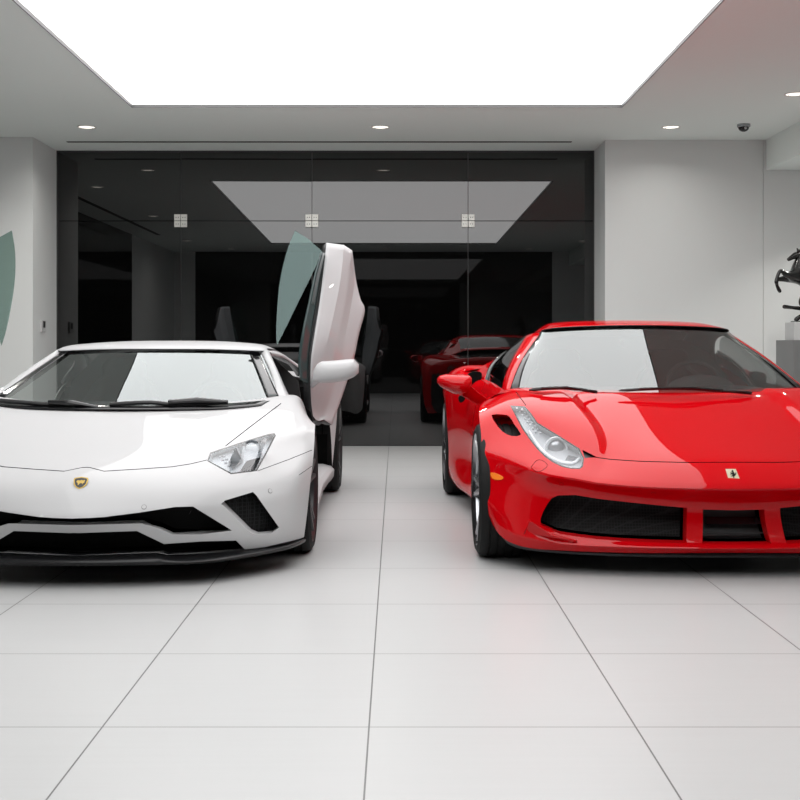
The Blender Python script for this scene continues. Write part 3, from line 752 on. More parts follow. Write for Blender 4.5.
# wiper cowl, wipers, mirror of the cabin
cowl = subd(K, [
 [L(80,6.36,.7385), (.45,6.36,.7415), (.72,6.40,.758)],
 [L(80,6.45,.757), (.45,6.47,.762), (.78,6.57,.785)],
 [L(80,6.55,.735), (.45,6.57,.74), (.80,6.66,.76)]], lev=2)
link('wiper_cowl', K.both(moved(cowl, (0, -.012, .006))), 'gloss_black', root, solid=(.004,))
for pts, rr in (([(0,400.5),(30,403),(60,405.5),(98,407.5)], .012), ([(110,404.5),(150,402.5),(180,405),(228,402)], .012)):
    bm = newbm(); w3 = []
    for x, y in dense(pts, 3, False):
        w3.append(at(x, y, 6.40))
    tube(bm, w3, rr); wi = link('wiper', bm, 'satin_black', root)
    bm = newbm(); a, b = w3[-5], w3[-1]
    tube(bm, [a+Vector((0, -.02, .014)), (a+b)/2+Vector((0, -.025, .018)), b+Vector((0, -.01, .002))], [.012, .016, .008]); link('wiper_arm', bm, 'gloss_black', wi)
bm = newbm(); prism(bm, dense([tuple(at(x, y, 7.30)) for x, y in ((148,351.5),(160,351.5),(159,355),(149,355))], 3), .03); link('cabin_mirror', bm, 'plastic_black', root)
# corner marks on the glass
bm = newbm(); prism(bm, dense([tuple(at(x, y, 7.17)) for x, y in ((249,351.5),(258,352),(260,356),(252,355))], 3), .004); link('sensor_mark', bm, 'gloss_black', root)
# cabin
bm = newbm()
d = subd(K, [[(0,6.50,.74),(.5,6.52,.74),(.80,6.62,.74)], [(0,6.8,.76),(.5,6.8,.765),(.80,6.8,.74)], [(0,7.0,.70),(.5,7.0,.71),(.80,6.98,.68)], [(0,7.02,.45),(.5,7.02,.5),(.80,7.0,.45)]], lev=2)
link('dashboard', K.both(d), 'dash', root)
for s_ in (-1, 1): seat(root, K.c(0)+s_*.36, 7.65, .36)
steering(root, (K.c(0)+.36, 7.12, .70))
bm = newbm(); box(bm, K.c(0)-.10, K.c(0)+.10, 6.95, 7.9, .2, .52); link('centre_console', bm, 'dash', root, smooth=None, mod_bevel=.02)
bm = newbm(); quad(bm, *[(K.c(0)+x, 8.12, z) for x, z in ((-.78, .2), (.78, .2), (.72, .86), (.60, 1.03), (-.60, 1.03), (-.72, .86))][:4]) if False else None
bm2 = newbm(); bm2.faces.new([bm2.verts.new((K.c(0)+x, 8.10, z)) for x, z in ((-.86, .2), (.86, .2), (.78, .84), (.58, 1.03), (-.58, 1.03), (-.78, .84))]); link('rear_cabin_panel', bm2, 'dash', root, smooth=None, solid=(.03,))
# scissor doors
def face_out(bm):
    bm.normal_update()
    if sum((f.normal.x-f.normal.y)*f.calc_area() for f in bm.faces) < 0: bmesh.ops.reverse_faces(bm, faces=bm.faces)
    return bm
def gridw(rows, n=6):
    """rows of place points -> dense smooth sheet"""
    R = [dense([tuple(p) for p in r], n, False) for r in rows]; C = list(zip(*R)); C = [dense(list(c), n, False) for c in C]
    bm = newbm(); vs = [[bm.verts.new(p) for p in c] for c in C]
    for i in range(len(vs)-1):
        for j in range(len(vs[0])-1): bm.faces.new((vs[i][j], vs[i+1][j], vs[i+1][j+1], vs[i][j+1]))
    return face_out(bm)
def lin(a, b, n): return [tuple(Vector(a).lerp(Vector(b), k/n)) for k in range(n)]
def facet(rows, n=5):
    """like gridw, straight across the columns so the creases stay crisp"""
    R = []
    for r in rows:
        o = []
        for i in range(len(r)-1): o += lin(r[i], r[i+1], n)
        R.append(o+[tuple(r[-1])])
    C = [dense(list(c), 4, False) for c in zip(*R)]
    bm = newbm(); vs = [[bm.verts.new(p) for p in c] for c in C]
    for i in range(len(vs)-1):
        for j in range(len(vs[0])-1): bm.faces.new((vs[i][j], vs[i+1][j], vs[i+1][j+1], vs[i][j+1]))
    return face_out(bm)
def lean(y): return .0034*max(0, 345-y)
def glp(x, y): return at(x, y, 6.66+lean(y))
at0 = at
def at(px, py, D): return at0(px, py, D+(lean(py)*.8 if LEAN else 0))
LEAN = True
dskin = [
 [at(326.5,242.7,6.75), at(344,245,6.82), at(352.3,250.5,6.90), at(355,273,7.12), at(356.5,283,7.20)],
 [at(323,275,6.75), at(341,276,6.83), at(348,277,6.93), at(354,287,7.14), at(360.5,299,7.24)],
 [at(319.5,303,6.75), at(336,304,6.84), at(344.5,304,6.95), at(351,306,7.13), at(364.8,310.5,7.27)],
 [at(314.5,335,6.75), at(329,335,6.84), at(338,335,6.95), at(345.5,335,7.12), at(359,334,7.27)],
 [at(311,359,6.75), at(323,359,6.84), at(332.5,359,6.93), at(342,359,7.10), at(354,358,7.24)],
 [at(310.5,385,6.76), at(317,388,6.83), at(326,388,6.92), at(334,387,7.05), at(346,385,7.18)],
 [at(311.5,405,6.78), at(314,412,6.83), at(319,414,6.90), at(325,413,6.98), at(338,408,7.10)],
 [at(313,416,6.80), at(316,420,6.83), at(319,421,6.88), at(324,419.5,6.93), at(332,425,7.03)]]
for sg in (0, 1):
    fx = (lambda b: K.mirror(b)) if sg else (lambda b: b)
    LEAN = False; dr = link('scissor_door', fx(facet(dskin)), 'white_paint', root, solid=(.045, 2, 1), mats=['satin_black', 'lamp_grey'], smooth=14)
    g = newbm(); prism(g, dense([tuple(glp(x, y)) for x, y in ((277,345.5),(276.2,335),(276.6,318),(278.8,290),(282.5,268),(288,248),(295,230.5))], 4, False)+[tuple(glp(309,239.5)), tuple(glp(323,252))], .006); bmesh.ops.recalc_face_normals(g, faces=g.faces)
    g_old = gridw([[at(277,345,6.70), at(277,345,6.70), at(278.5,342,6.70)],
               [at(276.4,318,6.64), at(284,318,6.64), at(292.5,318,6.66)],
               [at(278.8,290,6.60), at(293,290,6.60), at(306.5,288,6.63)],
               [at(285,259,6.57), at(302,262,6.57), at(317.5,265,6.61)],
               [at(290,243,6.56), at(306,247,6.56), at(323,252,6.61)],
               [at(295,230,6.56), at(308,238.5,6.56), at(323,251.6,6.61)]], 5)
    link('door_window', fx(g), 'door_glass', dr, smooth=None)
    g_old.free(); LEAN = True
    q = gridw([[at(322.8,252.5,6.63), at(325.2,253,6.74)], [at(316,275,6.64), at(321,277,6.75)], [at(310,303,6.66), at(316.5,304,6.75)], [at(304,330,6.68), at(311.8,332,6.75)], [at(299.5,359,6.70), at(308.8,359,6.76)], [at(301.5,380,6.72), at(309,384,6.77)]], 4)
    link('window_trim', fx(q), 'teal_glass', dr, solid=(.012,))
    LEAN = False
    # wing mirror on the door's foot
    sec = []
    for px, hh, dy, cyy in ((313.5, 5.5, .05, 376), (317, 9, .08, 373), (322, 10.8, .10, 372), (334, 10.9, .11, 371.5), (346, 10.6, .11, 370), (354, 9, .10, 368), (358.6, 4.5, .06, 368.5)):
        c0 = at(px, cyy, 6.62); h0 = hh*6.62/F
        sec.append([c0+Vector((0, dy*math.cos(a)*.9, h0*math.copysign(abs(math.sin(a))**.5, math.sin(a)))) for a in [k*math.pi/8 for k in range(16)]])
    bm = newbm(); vs = [[bm.verts.new(p) for p in r] for r in sec]
    for i in range(len(vs)-1):
        for k in range(16): bm.faces.new((vs[i][k], vs[i+1][k], vs[i+1][(k+1) % 16], vs[i][(k+1) % 16]))
    bm.faces.new(vs[0]); bm.faces.new(vs[-1][::-1]); bmesh.ops.recalc_face_normals(bm, faces=bm.faces)
    wm = link('wing_mirror', fx(bm), 'white_paint', dr, smooth=50)
    bm = newbm(); tube(bm, [at(320,376,6.64), at(315,381,6.70), at(312,386,6.78)], [.03, .024, .012]); link('mirror_arm', fx(bm), 'white_paint', wm)
    bm = newbm(); prism(bm, dense([tuple(at(x, y, 6.735)) for x, y in ((320,364),(350,362),(353,368),(348,377),(322,380))], 3), .004); link('mirror_glass', fx(bm), 'chrome', wm)
# dark door opening: inner fender face
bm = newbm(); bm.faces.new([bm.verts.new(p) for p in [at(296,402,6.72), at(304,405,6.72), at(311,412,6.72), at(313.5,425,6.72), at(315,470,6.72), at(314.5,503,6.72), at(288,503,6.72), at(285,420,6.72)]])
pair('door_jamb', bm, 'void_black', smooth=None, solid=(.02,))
# ---------------------------------------------------------------- the red car
def cF(y):
    t_ = min(1, max(0, (6.9-y)/1.4)); return 1.445+.145*t_*t_*(3-2*t_)
t = thing('sports_car', 'glossy red sports car with round-shouldered fenders, parked on the right', 'car', (1.45, 7.4, 0), None)
WL[t] = Vector((1.45, 7.4, 0))
K = Car(t, -1, cF); L = K.L; root = t
def pair(name, bm, m, parent=None, **kw):
    b2 = K.mirror(bm); return link(name, bm, m, parent or root, **kw), link(name, b2, m, parent or root, **kw)
shell = subd(K, [
 [L(732,5.52,.118), L(650,5.54,.113), L(584,5.585,.112), L(562,5.61,.113), L(528,5.66,.118), L(504,5.73,.15), L(493,5.80,.205)],
 [L(732,5.475,.145), L(650,5.50,.145), L(584,5.55,.147), L(562,5.57,.151), L(527,5.64,.17), L(503.5,5.72,.20), L(488.5,5.80,.26)],
 [L(732,5.51,.175), L(650,5.53,.175), L(584,5.575,.183), L(562,5.60,.195), L(529,5.65,.225), L(504.5,5.72,.27), L(485.5,5.80,.33)],
 [L(732,5.55,.325), L(650,5.565,.342), L(584,5.605,.37), L(562,5.63,.384), L(532,5.67,.40), L(504.5,5.75,.425), L(483.5,5.84,.455)],
 [L(732,5.45,.425), L(650,5.48,.43), L(596,5.53,.446), L(574,5.56,.462), L(540,5.62,.487), L(507,5.76,.54), L(481.5,5.88,.555)],
 [L(732,5.60,.535), L(655,5.64,.537), L(607,5.71,.541), L(594,5.73,.556), L(548,5.84,.610), L(511,5.94,.665), L(481,5.97,.65)],
 [L(732,5.93,.657), L(650,5.95,.661), L(603,5.97,.667), L(590,5.98,.696), L(553,6.05,.733), L(512,6.10,.772), L(479,6.12,.735)],
 [L(732,6.38,.818), L(632,6.38,.822), L(578,6.39,.820), L(563,6.39,.838), L(540,6.40,.842), L(508,6.42,.838), L(481,6.42,.772)],
 [L(732,6.56,.835), L(630,6.56,.835), L(578,6.58,.838), L(563,6.60,.842), L(540,6.62,.845), L(506,6.66,.835), L(483,6.56,.755)],
], ccol=((2, .5), (3, .5)), crow=((1, .5), (2, .5), (4, .45)))
keepn = lambda f: f.normal.y < .25
backs = []
g1 = [(541,525),(540.5,519),(543,512),(548,503),(552,498),(558,495.5),(575,495),(600,499),(640,503.5),(687,508),(686.5,543.5),(650,542.5),(620,541),(596,539),(580,537),(560,534)]
g2 = [(703,509.5),(740,510.5),(767,509.5),(766.5,544.5),(735,545),(702.5,544.5)]
for poly, n_, d in ((g1, 'front_grille', (0, .13, .01)), (g2, 'centre_intake', (0, .12, .01))):
    b, p = opening(shell, poly, d, keepn, 0, K, wall_d=(0, .07, .004)); backs.append((b, n_))
# notch above the wheel
b, p = opening(shell, dense([(491.5,415),(503,414.5),(509.5,416.5),(514,424),(521,434.5),(512,436),(503,432),(496,424)], 2), (.035, .10, -.03), keepn, 0, None, wall_d=(.03, .09, -.028)); backs.append((b, 'fender_duct'))
hl = [(510,405.3),(525,406.3),(531,413),(537.5,422.5),(558,435),(579.5,448.5),(584,458),(583,466.5),(580,469),(571,468.8),(562,466.8),(553,462.5),(545,457),(537,449),(530,440),(522,428.5)]
frame = take(shell, cut(shell, hl, keepn))
hl_in = [(511.3,406.2),(524.6,407.2),(530.2,413.8),(536.8,423.5),(557.2,436),(578.5,449.4),(582.8,458.2),(581.8,465.9),(579.4,467.9),(571.3,467.7),(562.6,465.8),(553.8,461.5),(546,456.2),(538,448.3),(531,439.3),(523,427.7)]
lensf = take(frame, cut(frame, hl_in))
black = take(shell, cut(shell, [(582.2,449.8),(590,453.5),(597,457.3),(584.8,458.0)], keepn))
hoodline = [(516,392),(526,406.5),(532,413),(538.5,422),(559,434.3),(580,447.7),(592,456.2),(610,459),(640,461),(683,462.2),(732,462),(800,460)]
seams = []
for ln, w_ in (([(516,392),(526,405.5)], .7), ([(592,456.8),(610,459.3),(640,461.3),(683,462.4),(732,462.2),(800,460.3)], .8), (dense([(531,467.5),(536,461),(541,460),(546,463),(547,466.5),(541,471),(536,471.5),(531,467.5)], 3, False), .45), ([(524,534),(530,521),(535,524),(553,535),(566,541)], .8)):
    seams.append(take(shell, cut(shell, seam(ln, w_), keepn)))
hood = take(shell, cut(shell, hoodline+[(800,380),(512,380)], lambda f: f.calc_center_median().y > 5.5))
tree = BVHTree.FromBMesh(shell); htree = BVHTree.FromBMesh(hood)
ho = link('hood', K.both(hood), 'red_paint', root)
link('front_bumper', K.both(shell), 'red_paint', root)
bm = newbm()
for s_ in seams:
    me = bpy.data.meshes.new('t'); moved(s_, (0, .004, -.004)).to_mesh(me); bm.from_mesh(me)
link('panel_gap', K.both(bm), 'satin_black', root)
pair('lamp_surround', moved(black, (0, .006, -.01)), 'satin_black')
for b, n_ in backs:
    if n_ == 'centre_intake': link(n_, K.both(b), 'satin_black', root)
    elif n_ == 'front_grille': pair(n_, b, 'hex_mesh')
    else: pair(n_, b, 'red_paint')
bm = newbm(); tube(bm, [at(704,532.5,5.60), at(735,533,5.60), at(766,532.5,5.60)], .004); link('intake_bar', bm, 'rim_dark', root)
bm = newbm(); prism(bm, [at(706,517,5.63), at(762,517,5.63), at(764,524,5.61), at(706,524,5.61)], .01); link('radar_panel', bm, 'gloss_black', root)
# corner fin of the bumper
bm = newbm()
A = [at(529.5,520.5,5.64), at(533,523,5.605), at(552,534.5,5.565), at(578,541,5.55), at(552,547.5,5.60), at(523.5,535,5.67)]
B = [p+Vector((0, .05, 0)) for p in A]
va = [bm.verts.new(p) for p in A]; vb = [bm.verts.new(p) for p in B]; bm.faces.new(va); bm.faces.new(vb[::-1])
for i in range(6): bm.faces.new((va[i], vb[i], vb[(i+1) % 6], va[(i+1) % 6]))
bmesh.ops.recalc_face_normals(bm, faces=bm.faces); pair('bumper_fin', bm, 'red_paint', smooth=30, mod_bevel=.004)
# headlights
for sg in (0, 1):
    fx = (lambda b: K.mirror(b)) if sg else (lambda b: b)
    D_ = (.01, .05, -.03)
    base = moved(lensf, D_); bt = BVHTree.FromBMesh(base); walls(base, lensf, D_)
    h = link('headlight', fx(base), 'lamp_grey', root)
    link('headlight_lens', fx(lensf.copy()), 'lens', h); link('headlight_rim', fx(frame.copy()), 'gloss_black', h)
    bm = newbm(); p0, n0 = hit(bt, 556, 448); ball(bm, p0+Vector((0, -.004, .004)), .040, (1, .6, .9)); link('projector_lens', fx(bm), 'lamp_housing', h)
    bm = newbm(); lathe(bm, [(0, .043), (-.018, .047), (-.020, .056), (0, .058)], p0, 'Y', 28); link('bezel', fx(bm), 'lamp_white', h)
    bm = newbm()
    for k in range(8):
        for q in (0, 1):
            x, y = 517+q*5+k*2.6, 409+q*1.0+k*3.3; ball(bm, hit(bt, x, y)[0]+Vector((0, -.004, .002)), .006)
    link('led_strip', fx(bm), 'lamp_white', h)
    bm = newbm(); tube(bm, [hit(bt, x, y)[0]+Vector((0, -.008, .004)) for x, y in dense([(529,432),(541,450),(556,461),(572,464),(579,459)], 3, False)], .008); link('light_guide', fx(bm), 'lamp_white', h)
    bm = newbm(); prism(bm, [hit(bt, x, y)[0]+Vector((0, -.008, .004)) for x, y in [(568,456),(578,458),(575,464),(564,463)]], .006); link('lamp_reflector', fx(bm), 'lamp_housing', h)
# badge with a prancing horse
pt, nr = hit(tree, 732, 474.3); nr = Vector((-.05, -1, .45)).normalized(); pt = pt+Vector((0, -.010, 0))
bd = newbm(); sk = .006
decal(bd, pt, nr, [(-.021, -.026), (.031, -.026), (.016, .026), (-.031, .026)], .003); bo = link('badge', bd, 'cream', root); bo['label'] = 'cream rectangular badge with a black horse'
hs = [(-.004,.017),(.001,.021),(.004,.018),(.004,.012),(.008,.008),(.009,.0),(.013,.006),(.015,.012),(.017,.006),(.013,-.003),(.009,-.008),(.004,-.010),(.006,-.017),(.001,-.019),(.001,-.013),(-.002,-.009),(-.008,-.012),(-.009,-.010),(-.003,-.005),(-.002,.001),(-.009,-.001),(-.011,-.005),(-.012,-.001),(-.008,.003),(-.011,.007),(-.010,.010),(-.004,.006),(-.001,.009),(-.002,.013),(-.007,.012)]
bd = newbm(); decal(bd, pt, nr, hs, .0008, .0045); link('badge_horse', bd, 'gloss_black', bo)
# sensors, side repeater
for x, y in ((653.5,493),(799,494),(561.5,484)):
    p, n = hit(tree, x, y); bm = newbm(); decal(bm, p, n, circle(.0105, 20), .0008, .0003); s_ = link('parking_sensor', bm, 'tail_red', root)
    bm = newbm(); decal(bm, p, n, circle(.0085, 20), .0012, .0008); link('sensor_face', bm, 'red_paint', s_)
bm = newbm(); pts = []
for x, y in dense([(491,473),(497,473.5),(504,477.5),(500,480),(493,478.5)], 3):
    p, n = hit(tree, x, y); pts.append(p+n.normalized()*(.004 if n.y < 0 else -.004))
prism(bm, pts, .006); bmesh.ops.recalc_face_normals(bm, faces=bm.faces); pair('side_marker', bm, 'amber', smooth=None)
# under lip and floor pan
bm = newbm()
u = subd(K, [
 [L(732,5.54,.118), L(650,5.56,.113), L(580,5.61,.112), L(530,5.69,.118), L(508,5.76,.14), L(499,5.86,.16)],
 [L(732,5.58,.085), L(650,5.60,.085), L(580,5.66,.085), L(535,5.73,.09), L(513,5.80,.10), L(505,5.90,.12)],
 [L(732,6.0,.08), L(650,6.0,.08), L(580,6.0,.08), L(545,6.0,.085), L(530,6.0,.09), L(520,6.0,.11)]], lev=2)
link('under_lip', K.both(u), 'satin_black', root)
bm = newbm(); x0, x1 = .62, 2.25; box(bm, x0, x1, 5.9, 9.3, .09, .15); link('underbody', bm, 'void_black', root, smooth=None)
bm = newbm(); bm.faces.new([bm.verts.new(p) for p in ((.75, 6.55, .15), (2.2, 6.55, .15), (2.2, 6.55, .78), (.75, 6.55, .78))]); link('bulkhead', bm, 'void_black', root, smooth=None, solid=(.01,))
# ---- flank: door and side skin
def WX(x, y, z): return (-(x-cF(y)), y, z)
flank = subd(K, [
 [WX(.605,6.38,.832), WX(.515,6.38,.805), WX(.460,6.40,.68), WX(.452,6.53,.50), WX(.470,6.55,.33), WX(.50,6.52,.16), WX(.54,6.52,.12)],
 [WX(.600,6.75,.845), WX(.525,6.75,.80), WX(.480,6.75,.66), WX(.475,6.75,.50), WX(.485,6.75,.33), WX(.49,6.75,.16), WX(.54,6.75,.12)],
 [WX(.600,7.2,.855), WX(.535,7.2,.81), WX(.490,7.2,.66), WX(.485,7.2,.50), WX(.500,7.2,.33), WX(.47,7.2,.16), WX(.52,7.2,.12)],
 [WX(.585,7.6,.865), WX(.515,7.6,.82), WX(.470,7.6,.68), WX(.465,7.6,.50), WX(.480,7.6,.33), WX(.44,7.6,.16), WX(.50,7.6,.12)],
 [WX(.560,7.95,.88), WX(.46,7.95,.86), WX(.405,7.95,.72), WX(.405,7.95,.50), WX(.42,7.95,.33), WX(.40,7.95,.16), WX(.46,7.95,.12)],
 [WX(.53,8.2,.92), WX(.42,8.2,.90), WX(.365,8.22,.74), WX(.36,8.26,.52), WX(.37,8.30,.36), WX(.375,8.30,.18), WX(.42,8.30,.14)],
], centre=False, crow=())
ftree = BVHTree.FromBMesh(flank)
# split the flank at the door's rear edge, and cut the side scoop
def split_y(bm, y0):
    bmesh.ops.bisect_plane(bm, geom=bm.verts[:]+bm.edges[:]+bm.faces[:], plane_co=(0, y0, 0), plane_no=(0, 1, 0))
    return take(bm, [f for f in bm.faces if f.calc_center_median().y > y0])
fr = split_y(flank, 7.62)
scoop = cut(fr, dense([(467.5,377),(474,371.5),(481,373),(478.5,381),(474,389),(469,388)], 2), lambda f: True)
pair('door', flank, 'red_paint'); pair('side_panel', fr, 'red_paint')
# rear quarter
rear = subd(K, [
 [WX(cF(9),8.0,1.02), (.35,8.0,1.01), WX(.72,8.02,.95), WX(.50,8.1,.915), WX(.40,8.15,.85), WX(.365,8.22,.72), WX(.36,8.28,.50)],
 [(0,8.35,1.0), (.35,8.35,.99), WX(.72,8.35,.95), WX(.50,8.35,.945), WX(.385,8.38,.88), WX(.350,8.40,.78), WX(.352,8.42,.66)],
 [(0,8.7,.97), (.35,8.7,.965), WX(.74,8.7,.93), WX(.50,8.7,.925), WX(.385,8.7,.875), WX(.347,8.7,.80), WX(.35,8.7,.72)],
 [(0,9.05,.94), (.35,9.05,.94), WX(.76,9.05,.91), WX(.53,9.03,.89), WX(.41,9.0,.84), WX(.37,8.98,.74), WX(.365,8.95,.62)],
 [(0,9.42,.92), (.35,9.42,.92), WX(.80,9.38,.89), WX(.58,9.32,.85), WX(.46,9.25,.76), WX(.40,9.15,.60), WX(.375,9.08,.42)],
 [(0,9.50,.80), (.35,9.5,.80), WX(.82,9.45,.76), WX(.61,9.40,.70), WX(.50,9.32,.6), WX(.43,9.22,.45), WX(.39,9.12,.30)],
 [(0,9.52,.45), (.35,9.52,.45), WX(.84,9.48,.42), WX(.64,9.42,.38), WX(.53,9.35,.32), WX(.46,9.26,.26), WX(.41,9.16,.22)],
 [(0,9.42,.18), (.35,9.42,.18), WX(.85,9.40,.18), WX(.66,9.36,.17), WX(.56,9.3,.16), WX(.49,9.22,.15), WX(.44,9.14,.15)],
], crow=((4, .6),))
dk = take(rear, [f for f in rear.faces if f.calc_center_median().y < 9.35 and f.calc_center_median().z > .8 and abs(f.calc_center_median().x-cF(8)) < .60])
link('engine_cover', K.both(dk), 'gloss_black', root)  # black engine lid; its colour also stands in for shade at the rear
tl_ = take(rear, [f for f in rear.faces if f.calc_center_median().y > 9.3 and f.calc_center_median().z < .70])
link('rear_bumper', K.both(tl_), 'satin_black', root)  # tail coloured black, partly to put the rear's shade into the colour
link('rear_body', K.both(rear), 'red_paint', root)
# haunch scoop: dark mouth ahead of the rear wheel with a red lip below
bm = newbm(); prism(bm, dense([tuple(at(x, y, 7.72)) for x, y in ((467,377),(471,372.5),(479,371.5),(482,375),(479,385),(474,392.5),(470,390))], 3), .06); pair('side_scoop', bm, 'void_black', smooth=None)
bm = newbm(); prism(bm, dense([tuple(at(x, y, 7.60)) for x, y in ((458.5,398),(461,395.5),(465,398),(463.5,401.5),(460,402.5))], 3), .05); pair('door_pocket', bm, 'void_black', smooth=None)
for sg in (1, -1):
    for dz in (0,):
        bm = newbm(); lathe(bm, [(0, .06), (.03, .062), (.035, .05), (.02, .001)], (cF(9)+sg*.70, 9.47, .76), 'Y', 32); link('tail_light', bm, 'tail_red', root)
for yy, xx, w_ in ((6.13, .412, .25), (8.68, .352, .30)):
    for sg in (-1, 1):
        cx = xx if sg < 0 else 2*cF(yy)-xx
        wheel(root, (cx, yy, .342), .342, w_, sg, 'rim_silver', 'caliper_yellow', 5, True, 1.2); liner(root, (cx-sg*.10, yy, .32), .345, w_-.02, sg)
# ---- greenhouse
def WP(px, py, D): p = at(px, py, D); return WX(p.x, p.y, p.z)
wsh = subd(K, [
 [(0,6.40,.832), (.40,6.43,.834), (.66,6.50,.838), WP(510.5,391,6.60)],
 [(0,6.72,1.019), (.36,6.745,1.016), (.60,6.80,1.008), WP(522,360.5,6.86)],
 [(0,7.05,1.203), (.35,7.07,1.196), (.55,7.12,1.180), WP(541,334,7.20)],
], lev=3)
link('windshield', K.both(wsh), 'windshield', root, smooth=60)
roof = subd(K, [
 [(0,7.03,1.209), (.35,7.05,1.202), (.55,7.10,1.186), WP(539.5,333,7.19), WP(532,334.5,7.26)],
 [(0,7.22,1.232), (.33,7.23,1.226), (.50,7.26,1.210), WP(543,330.0,7.32), WP(529,335,7.36)],
 [(0,7.55,1.245), (.32,7.55,1.238), (.48,7.56,1.222), WP(541,330.5,7.58), WP(522,338,7.62)],
 [(0,7.9,1.215), (.32,7.9,1.205), (.50,7.92,1.18), WP(528,340,7.95), WP(506,352,7.95)],
 [(0,8.2,1.15), (.32,8.2,1.14), (.50,8.2,1.11), WP(516,353,8.2), WP(490,364,8.15)],
 [(0,8.6,1.03), (.32,8.6,1.02), (.50,8.6,1.0), WP(503,366,8.5), WP(470,366.5,8.45)],
], lev=3)
rw = take(roof, [f for f in roof.faces if 7.93 < f.calc_center_median().y < 8.5 and abs(f.calc_center_median().x-cF(8)) < .52])
link('rear_window', K.both(rw), 'gloss_black', root)
link('roof', K.both(roof), 'red_paint', root, solid=(.006, 1), mats=['satin_black'])
pil = subd(K, [
 [WP(509.8,391.6,6.59), WP(505.5,392,6.60), WP(501,392.5,6.70)],
 [WP(521.3,360.8,6.85), WP(514,361.5,6.90), WP(510,363,7.00)],
 [WP(540.3,333.2,7.19), WP(532.5,333.6,7.24), WP(526,336,7.32)],
], lev=3, centre=False)
pair('windshield_pillar', pil, 'red_paint', solid=(.02, 1), mats=['satin_black'])
frit = subd(K, [
 [WP(518,390.5,6.565), WP(509.5,391,6.585)], [WP(526,360.5,6.83), WP(521.5,360.8,6.85)], [WP(545,335,7.17), WP(540.3,333.8,7.195)]], lev=2, centre=False)
pair('windshield_seal', frit, 'gloss_black', solid=(.003,))
sw = subd(K, [
 [WP(502,391.5,6.72), WP(494,391,7.15), WP(488.5,388,7.5), WP(487,382,7.65)],
 [WP(510,364,7.0), WP(505,361,7.25), WP(500,359,7.5), WP(493,365,7.75)],
 [WP(525.5,337.5,7.32), WP(524.5,337,7.42), WP(521.5,339,7.58), WP(507,351.5,7.85)],
], lev=2, centre=False)
pair('side_window', sw, 'side_glass')
swf = subd(K, [
 [WP(503.5,393,6.71), WP(494,393,7.15), WP(486.5,389,7.52), WP(484,381,7.68), WP(491,363.5,7.80), WP(506,350,7.90)],
 [WP(501.5,391,6.73), WP(494,390.5,7.16), WP(488.5,387.5,7.52), WP(487,382,7.66), WP(493,365.5,7.76), WP(507,352,7.86)]], lev=2, centre=False)
pair('window_seal', swf, 'gloss_black', solid=(.01,))
cpil = subd(K, [
 [WP(506,352,7.92), WP(492,363.5,7.80), WP(484.5,381,7.66), WP(486,392,7.5)],
 [WP(498,357,8.05), WP(486,366,8.0), WP(477,380,7.8), WP(478,394,7.6)],
 [WP(488,364.5,8.15), WP(477,368,8.2), WP(466,380,8.1), WP(465,398,7.85)]], lev=3, centre=False)
pair('rear_pillar', cpil, 'red_paint', solid=(.02, 1), mats=['satin_black'])
# cowl, wipers
cowl = subd(K, [
 [(0,6.36,.806), (.40,6.38,.808), (.66,6.43,.815), (.84,6.50,.828)],
 [(0,6.44,.826), (.40,6.46,.828), (.66,6.52,.832), (.86,6.60,.838)],
 [(0,6.52,.80), (.40,6.55,.80), (.66,6.6,.81), (.86,6.68,.81)]], lev=2)
link('wiper_cowl', K.both(cowl), 'gloss_black', root, solid=(.004,))
for pts, rr in (([(529,390),(548,388.3),(566,388),(590,390.5)], .010), ([(619,390.6),(650,389),(683,388.6),(715,390.5),(745,391.5)], .008)):
    w3 = [at(x, y, 6.34) for x, y in dense(pts, 3, False)]
    bm = newbm(); tube(bm, w3, [.004]+[rr]*(len(w3)-3)+[rr*.8, .003]); wi = link('wiper', bm, 'satin_black', root)
    bm = newbm(); a, b = w3[2], w3[-1]; tube(bm, [a+Vector((0, -.015, .006)), (a+b)/2+Vector((0, -.02, .014)), b+Vector((.04, .02, -.01))], [.005, .007, .009]); link('wiper_arm', bm, 'gloss_black', wi)
# wing mirrors
sec = []
for px, py, hh, dep in ((437.3,380.5,2.5,.04), (440,380.8,5.5,.07), (446,382,8,.09), (454,384,9.8,.11), (462,384.6,10.2,.11), (468,383.5,9,.10), (471.3,381,4,.06)):
    c0 = at(px, py-(0 if px < 450 else 0), 6.62); h0 = hh*6.62/F
    sec.append([c0+Vector((0, dep*math.cos(a)*.9, h0*math.copysign(abs(math.sin(a))**.8, math.sin(a)))) for a in [k*math.pi/8 for k in range(16)]])
bm = newbm(); vs = [[bm.verts.new(p) for p in r] for r in sec]
for i in range(len(vs)-1):
    for k in range(16): bm.faces.new((vs[i][k], vs[i+1][k], vs[i+1][(k+1) % 16], vs[i][(k+1) % 16]))
bm.faces.new(vs[0]); bm.faces.new(vs[-1][::-1]); bmesh.ops.recalc_face_normals(bm, faces=bm.faces)
w1, w2 = pair('wing_mirror', bm, 'red_paint', smooth=50)
bm = newbm()
A = [at(450,389,6.58), at(466,384,6.58), at(478,392,6.68), at(490,402,6.76), at(482,406,6.74), at(464,397,6.62)]
prism(bm, dense([tuple(p) for p in A], 4), .05); b2 = K.mirror(bm)
bmesh.ops.recalc_face_normals(bm, faces=bm.faces); bmesh.ops.recalc_face_normals(b2, faces=b2.faces)
link('mirror_arm', bm, 'red_paint', w1, mod_bevel=.012); link('mirror_arm', b2, 'red_paint', w2, mod_bevel=.012)
bm = newbm(); prism(bm, dense([tuple(at(x, y, 6.74)) for x, y in ((441,377),(455,374.5),(466,375),(467,386),(455,390),(443,387))], 3), .004); b2 = K.mirror(bm)
link('mirror_glass', bm, 'chrome', w1); link('mirror_glass', b2, 'chrome', w2)
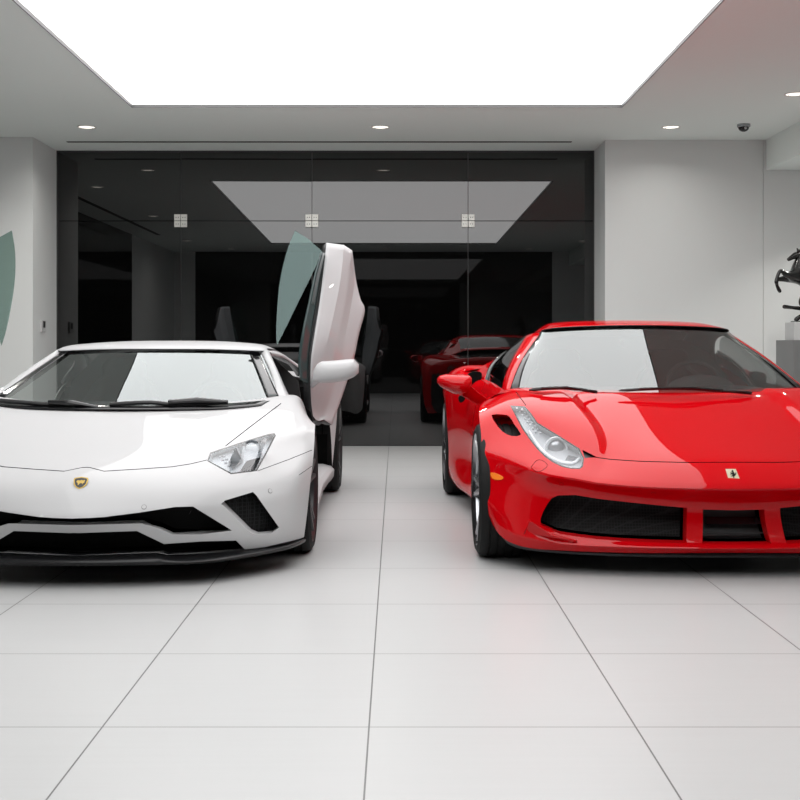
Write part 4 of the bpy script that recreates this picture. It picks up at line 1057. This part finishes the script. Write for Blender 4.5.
# cabin
d = subd(K, [[(0,6.50,.80),(.5,6.52,.80),(.80,6.62,.80)], [(0,6.8,.84),(.5,6.8,.85),(.80,6.82,.82)], [(0,7.0,.79),(.5,7.0,.81),(.82,7.0,.76)], [(0,7.03,.5),(.5,7.03,.5),(.82,7.0,.5)]], lev=2)
link('dashboard', K.both(d), 'dash', root)
for s_ in (-1, 1): seat(root, 1.445+s_*.36, 7.62, .42)
steering(root, (1.445+.36, 7.12, .83))
hood_b = newbm(); ball(hood_b, (1.445+.36, 6.98, .83), .17, (1.2, .5, .5)); link('instrument_hood', hood_b, 'dash', root)
bm = newbm(); box(bm, 1.445-.10, 1.445+.10, 6.95, 7.9, .2, .58); link('centre_console', bm, 'dash', root, smooth=None, mod_bevel=.02)
bm2 = newbm(); bm2.faces.new([bm2.verts.new((1.445+x, 8.0, z)) for x, z in ((-.86, .2), (.86, .2), (.80, .88), (.62, 1.10), (.3, 1.15), (-.3, 1.15), (-.62, 1.10), (-.80, .88))]); link('rear_cabin_panel', bm2, 'dash', root, smooth=None, solid=(.03,))
bm = newbm(); prism(bm, dense([tuple(at(x, y, 6.98)) for x, y in ((622,340),(633,338),(655,338.5),(662,343),(658,349),(630,350),(622,346))], 3), .03); link('cabin_mirror', bm, 'plastic_black', root)
# ---------------------------------------------------------------- camera, world, output look
cd = bpy.data.cameras.new('camera'); cam = bpy.data.objects.new('camera', cd); COL.objects.link(cam)
cam.location = CAM; cam.rotation_euler = (math.pi/2, 0, 0)
cd.sensor_width = 36; cd.lens = F/800*36; cd.shift_x = (400-CX)/800; cd.shift_y = -(400-CY)/800; cd.clip_start = .05
SC.camera = cam
w = bpy.data.worlds.new('world'); SC.world = w; w.use_nodes = True
w.node_tree.nodes['Background'].inputs[0].default_value = (1, 1, 1, 1); w.node_tree.nodes['Background'].inputs[1].default_value = 0.0
vs_ = SC.view_settings; SC.display_settings.display_device = 'sRGB'; vs_.view_transform = 'Standard'; vs_.look = 'None'; vs_.gamma = 1; vs_.use_curve_mapping = False; vs_.exposure = 0.0
SC.cycles.use_denoising = True; SC.cycles.max_bounces = 10; SC.cycles.transparent_max_bounces = 16; SC.cycles.caustics_reflective = False
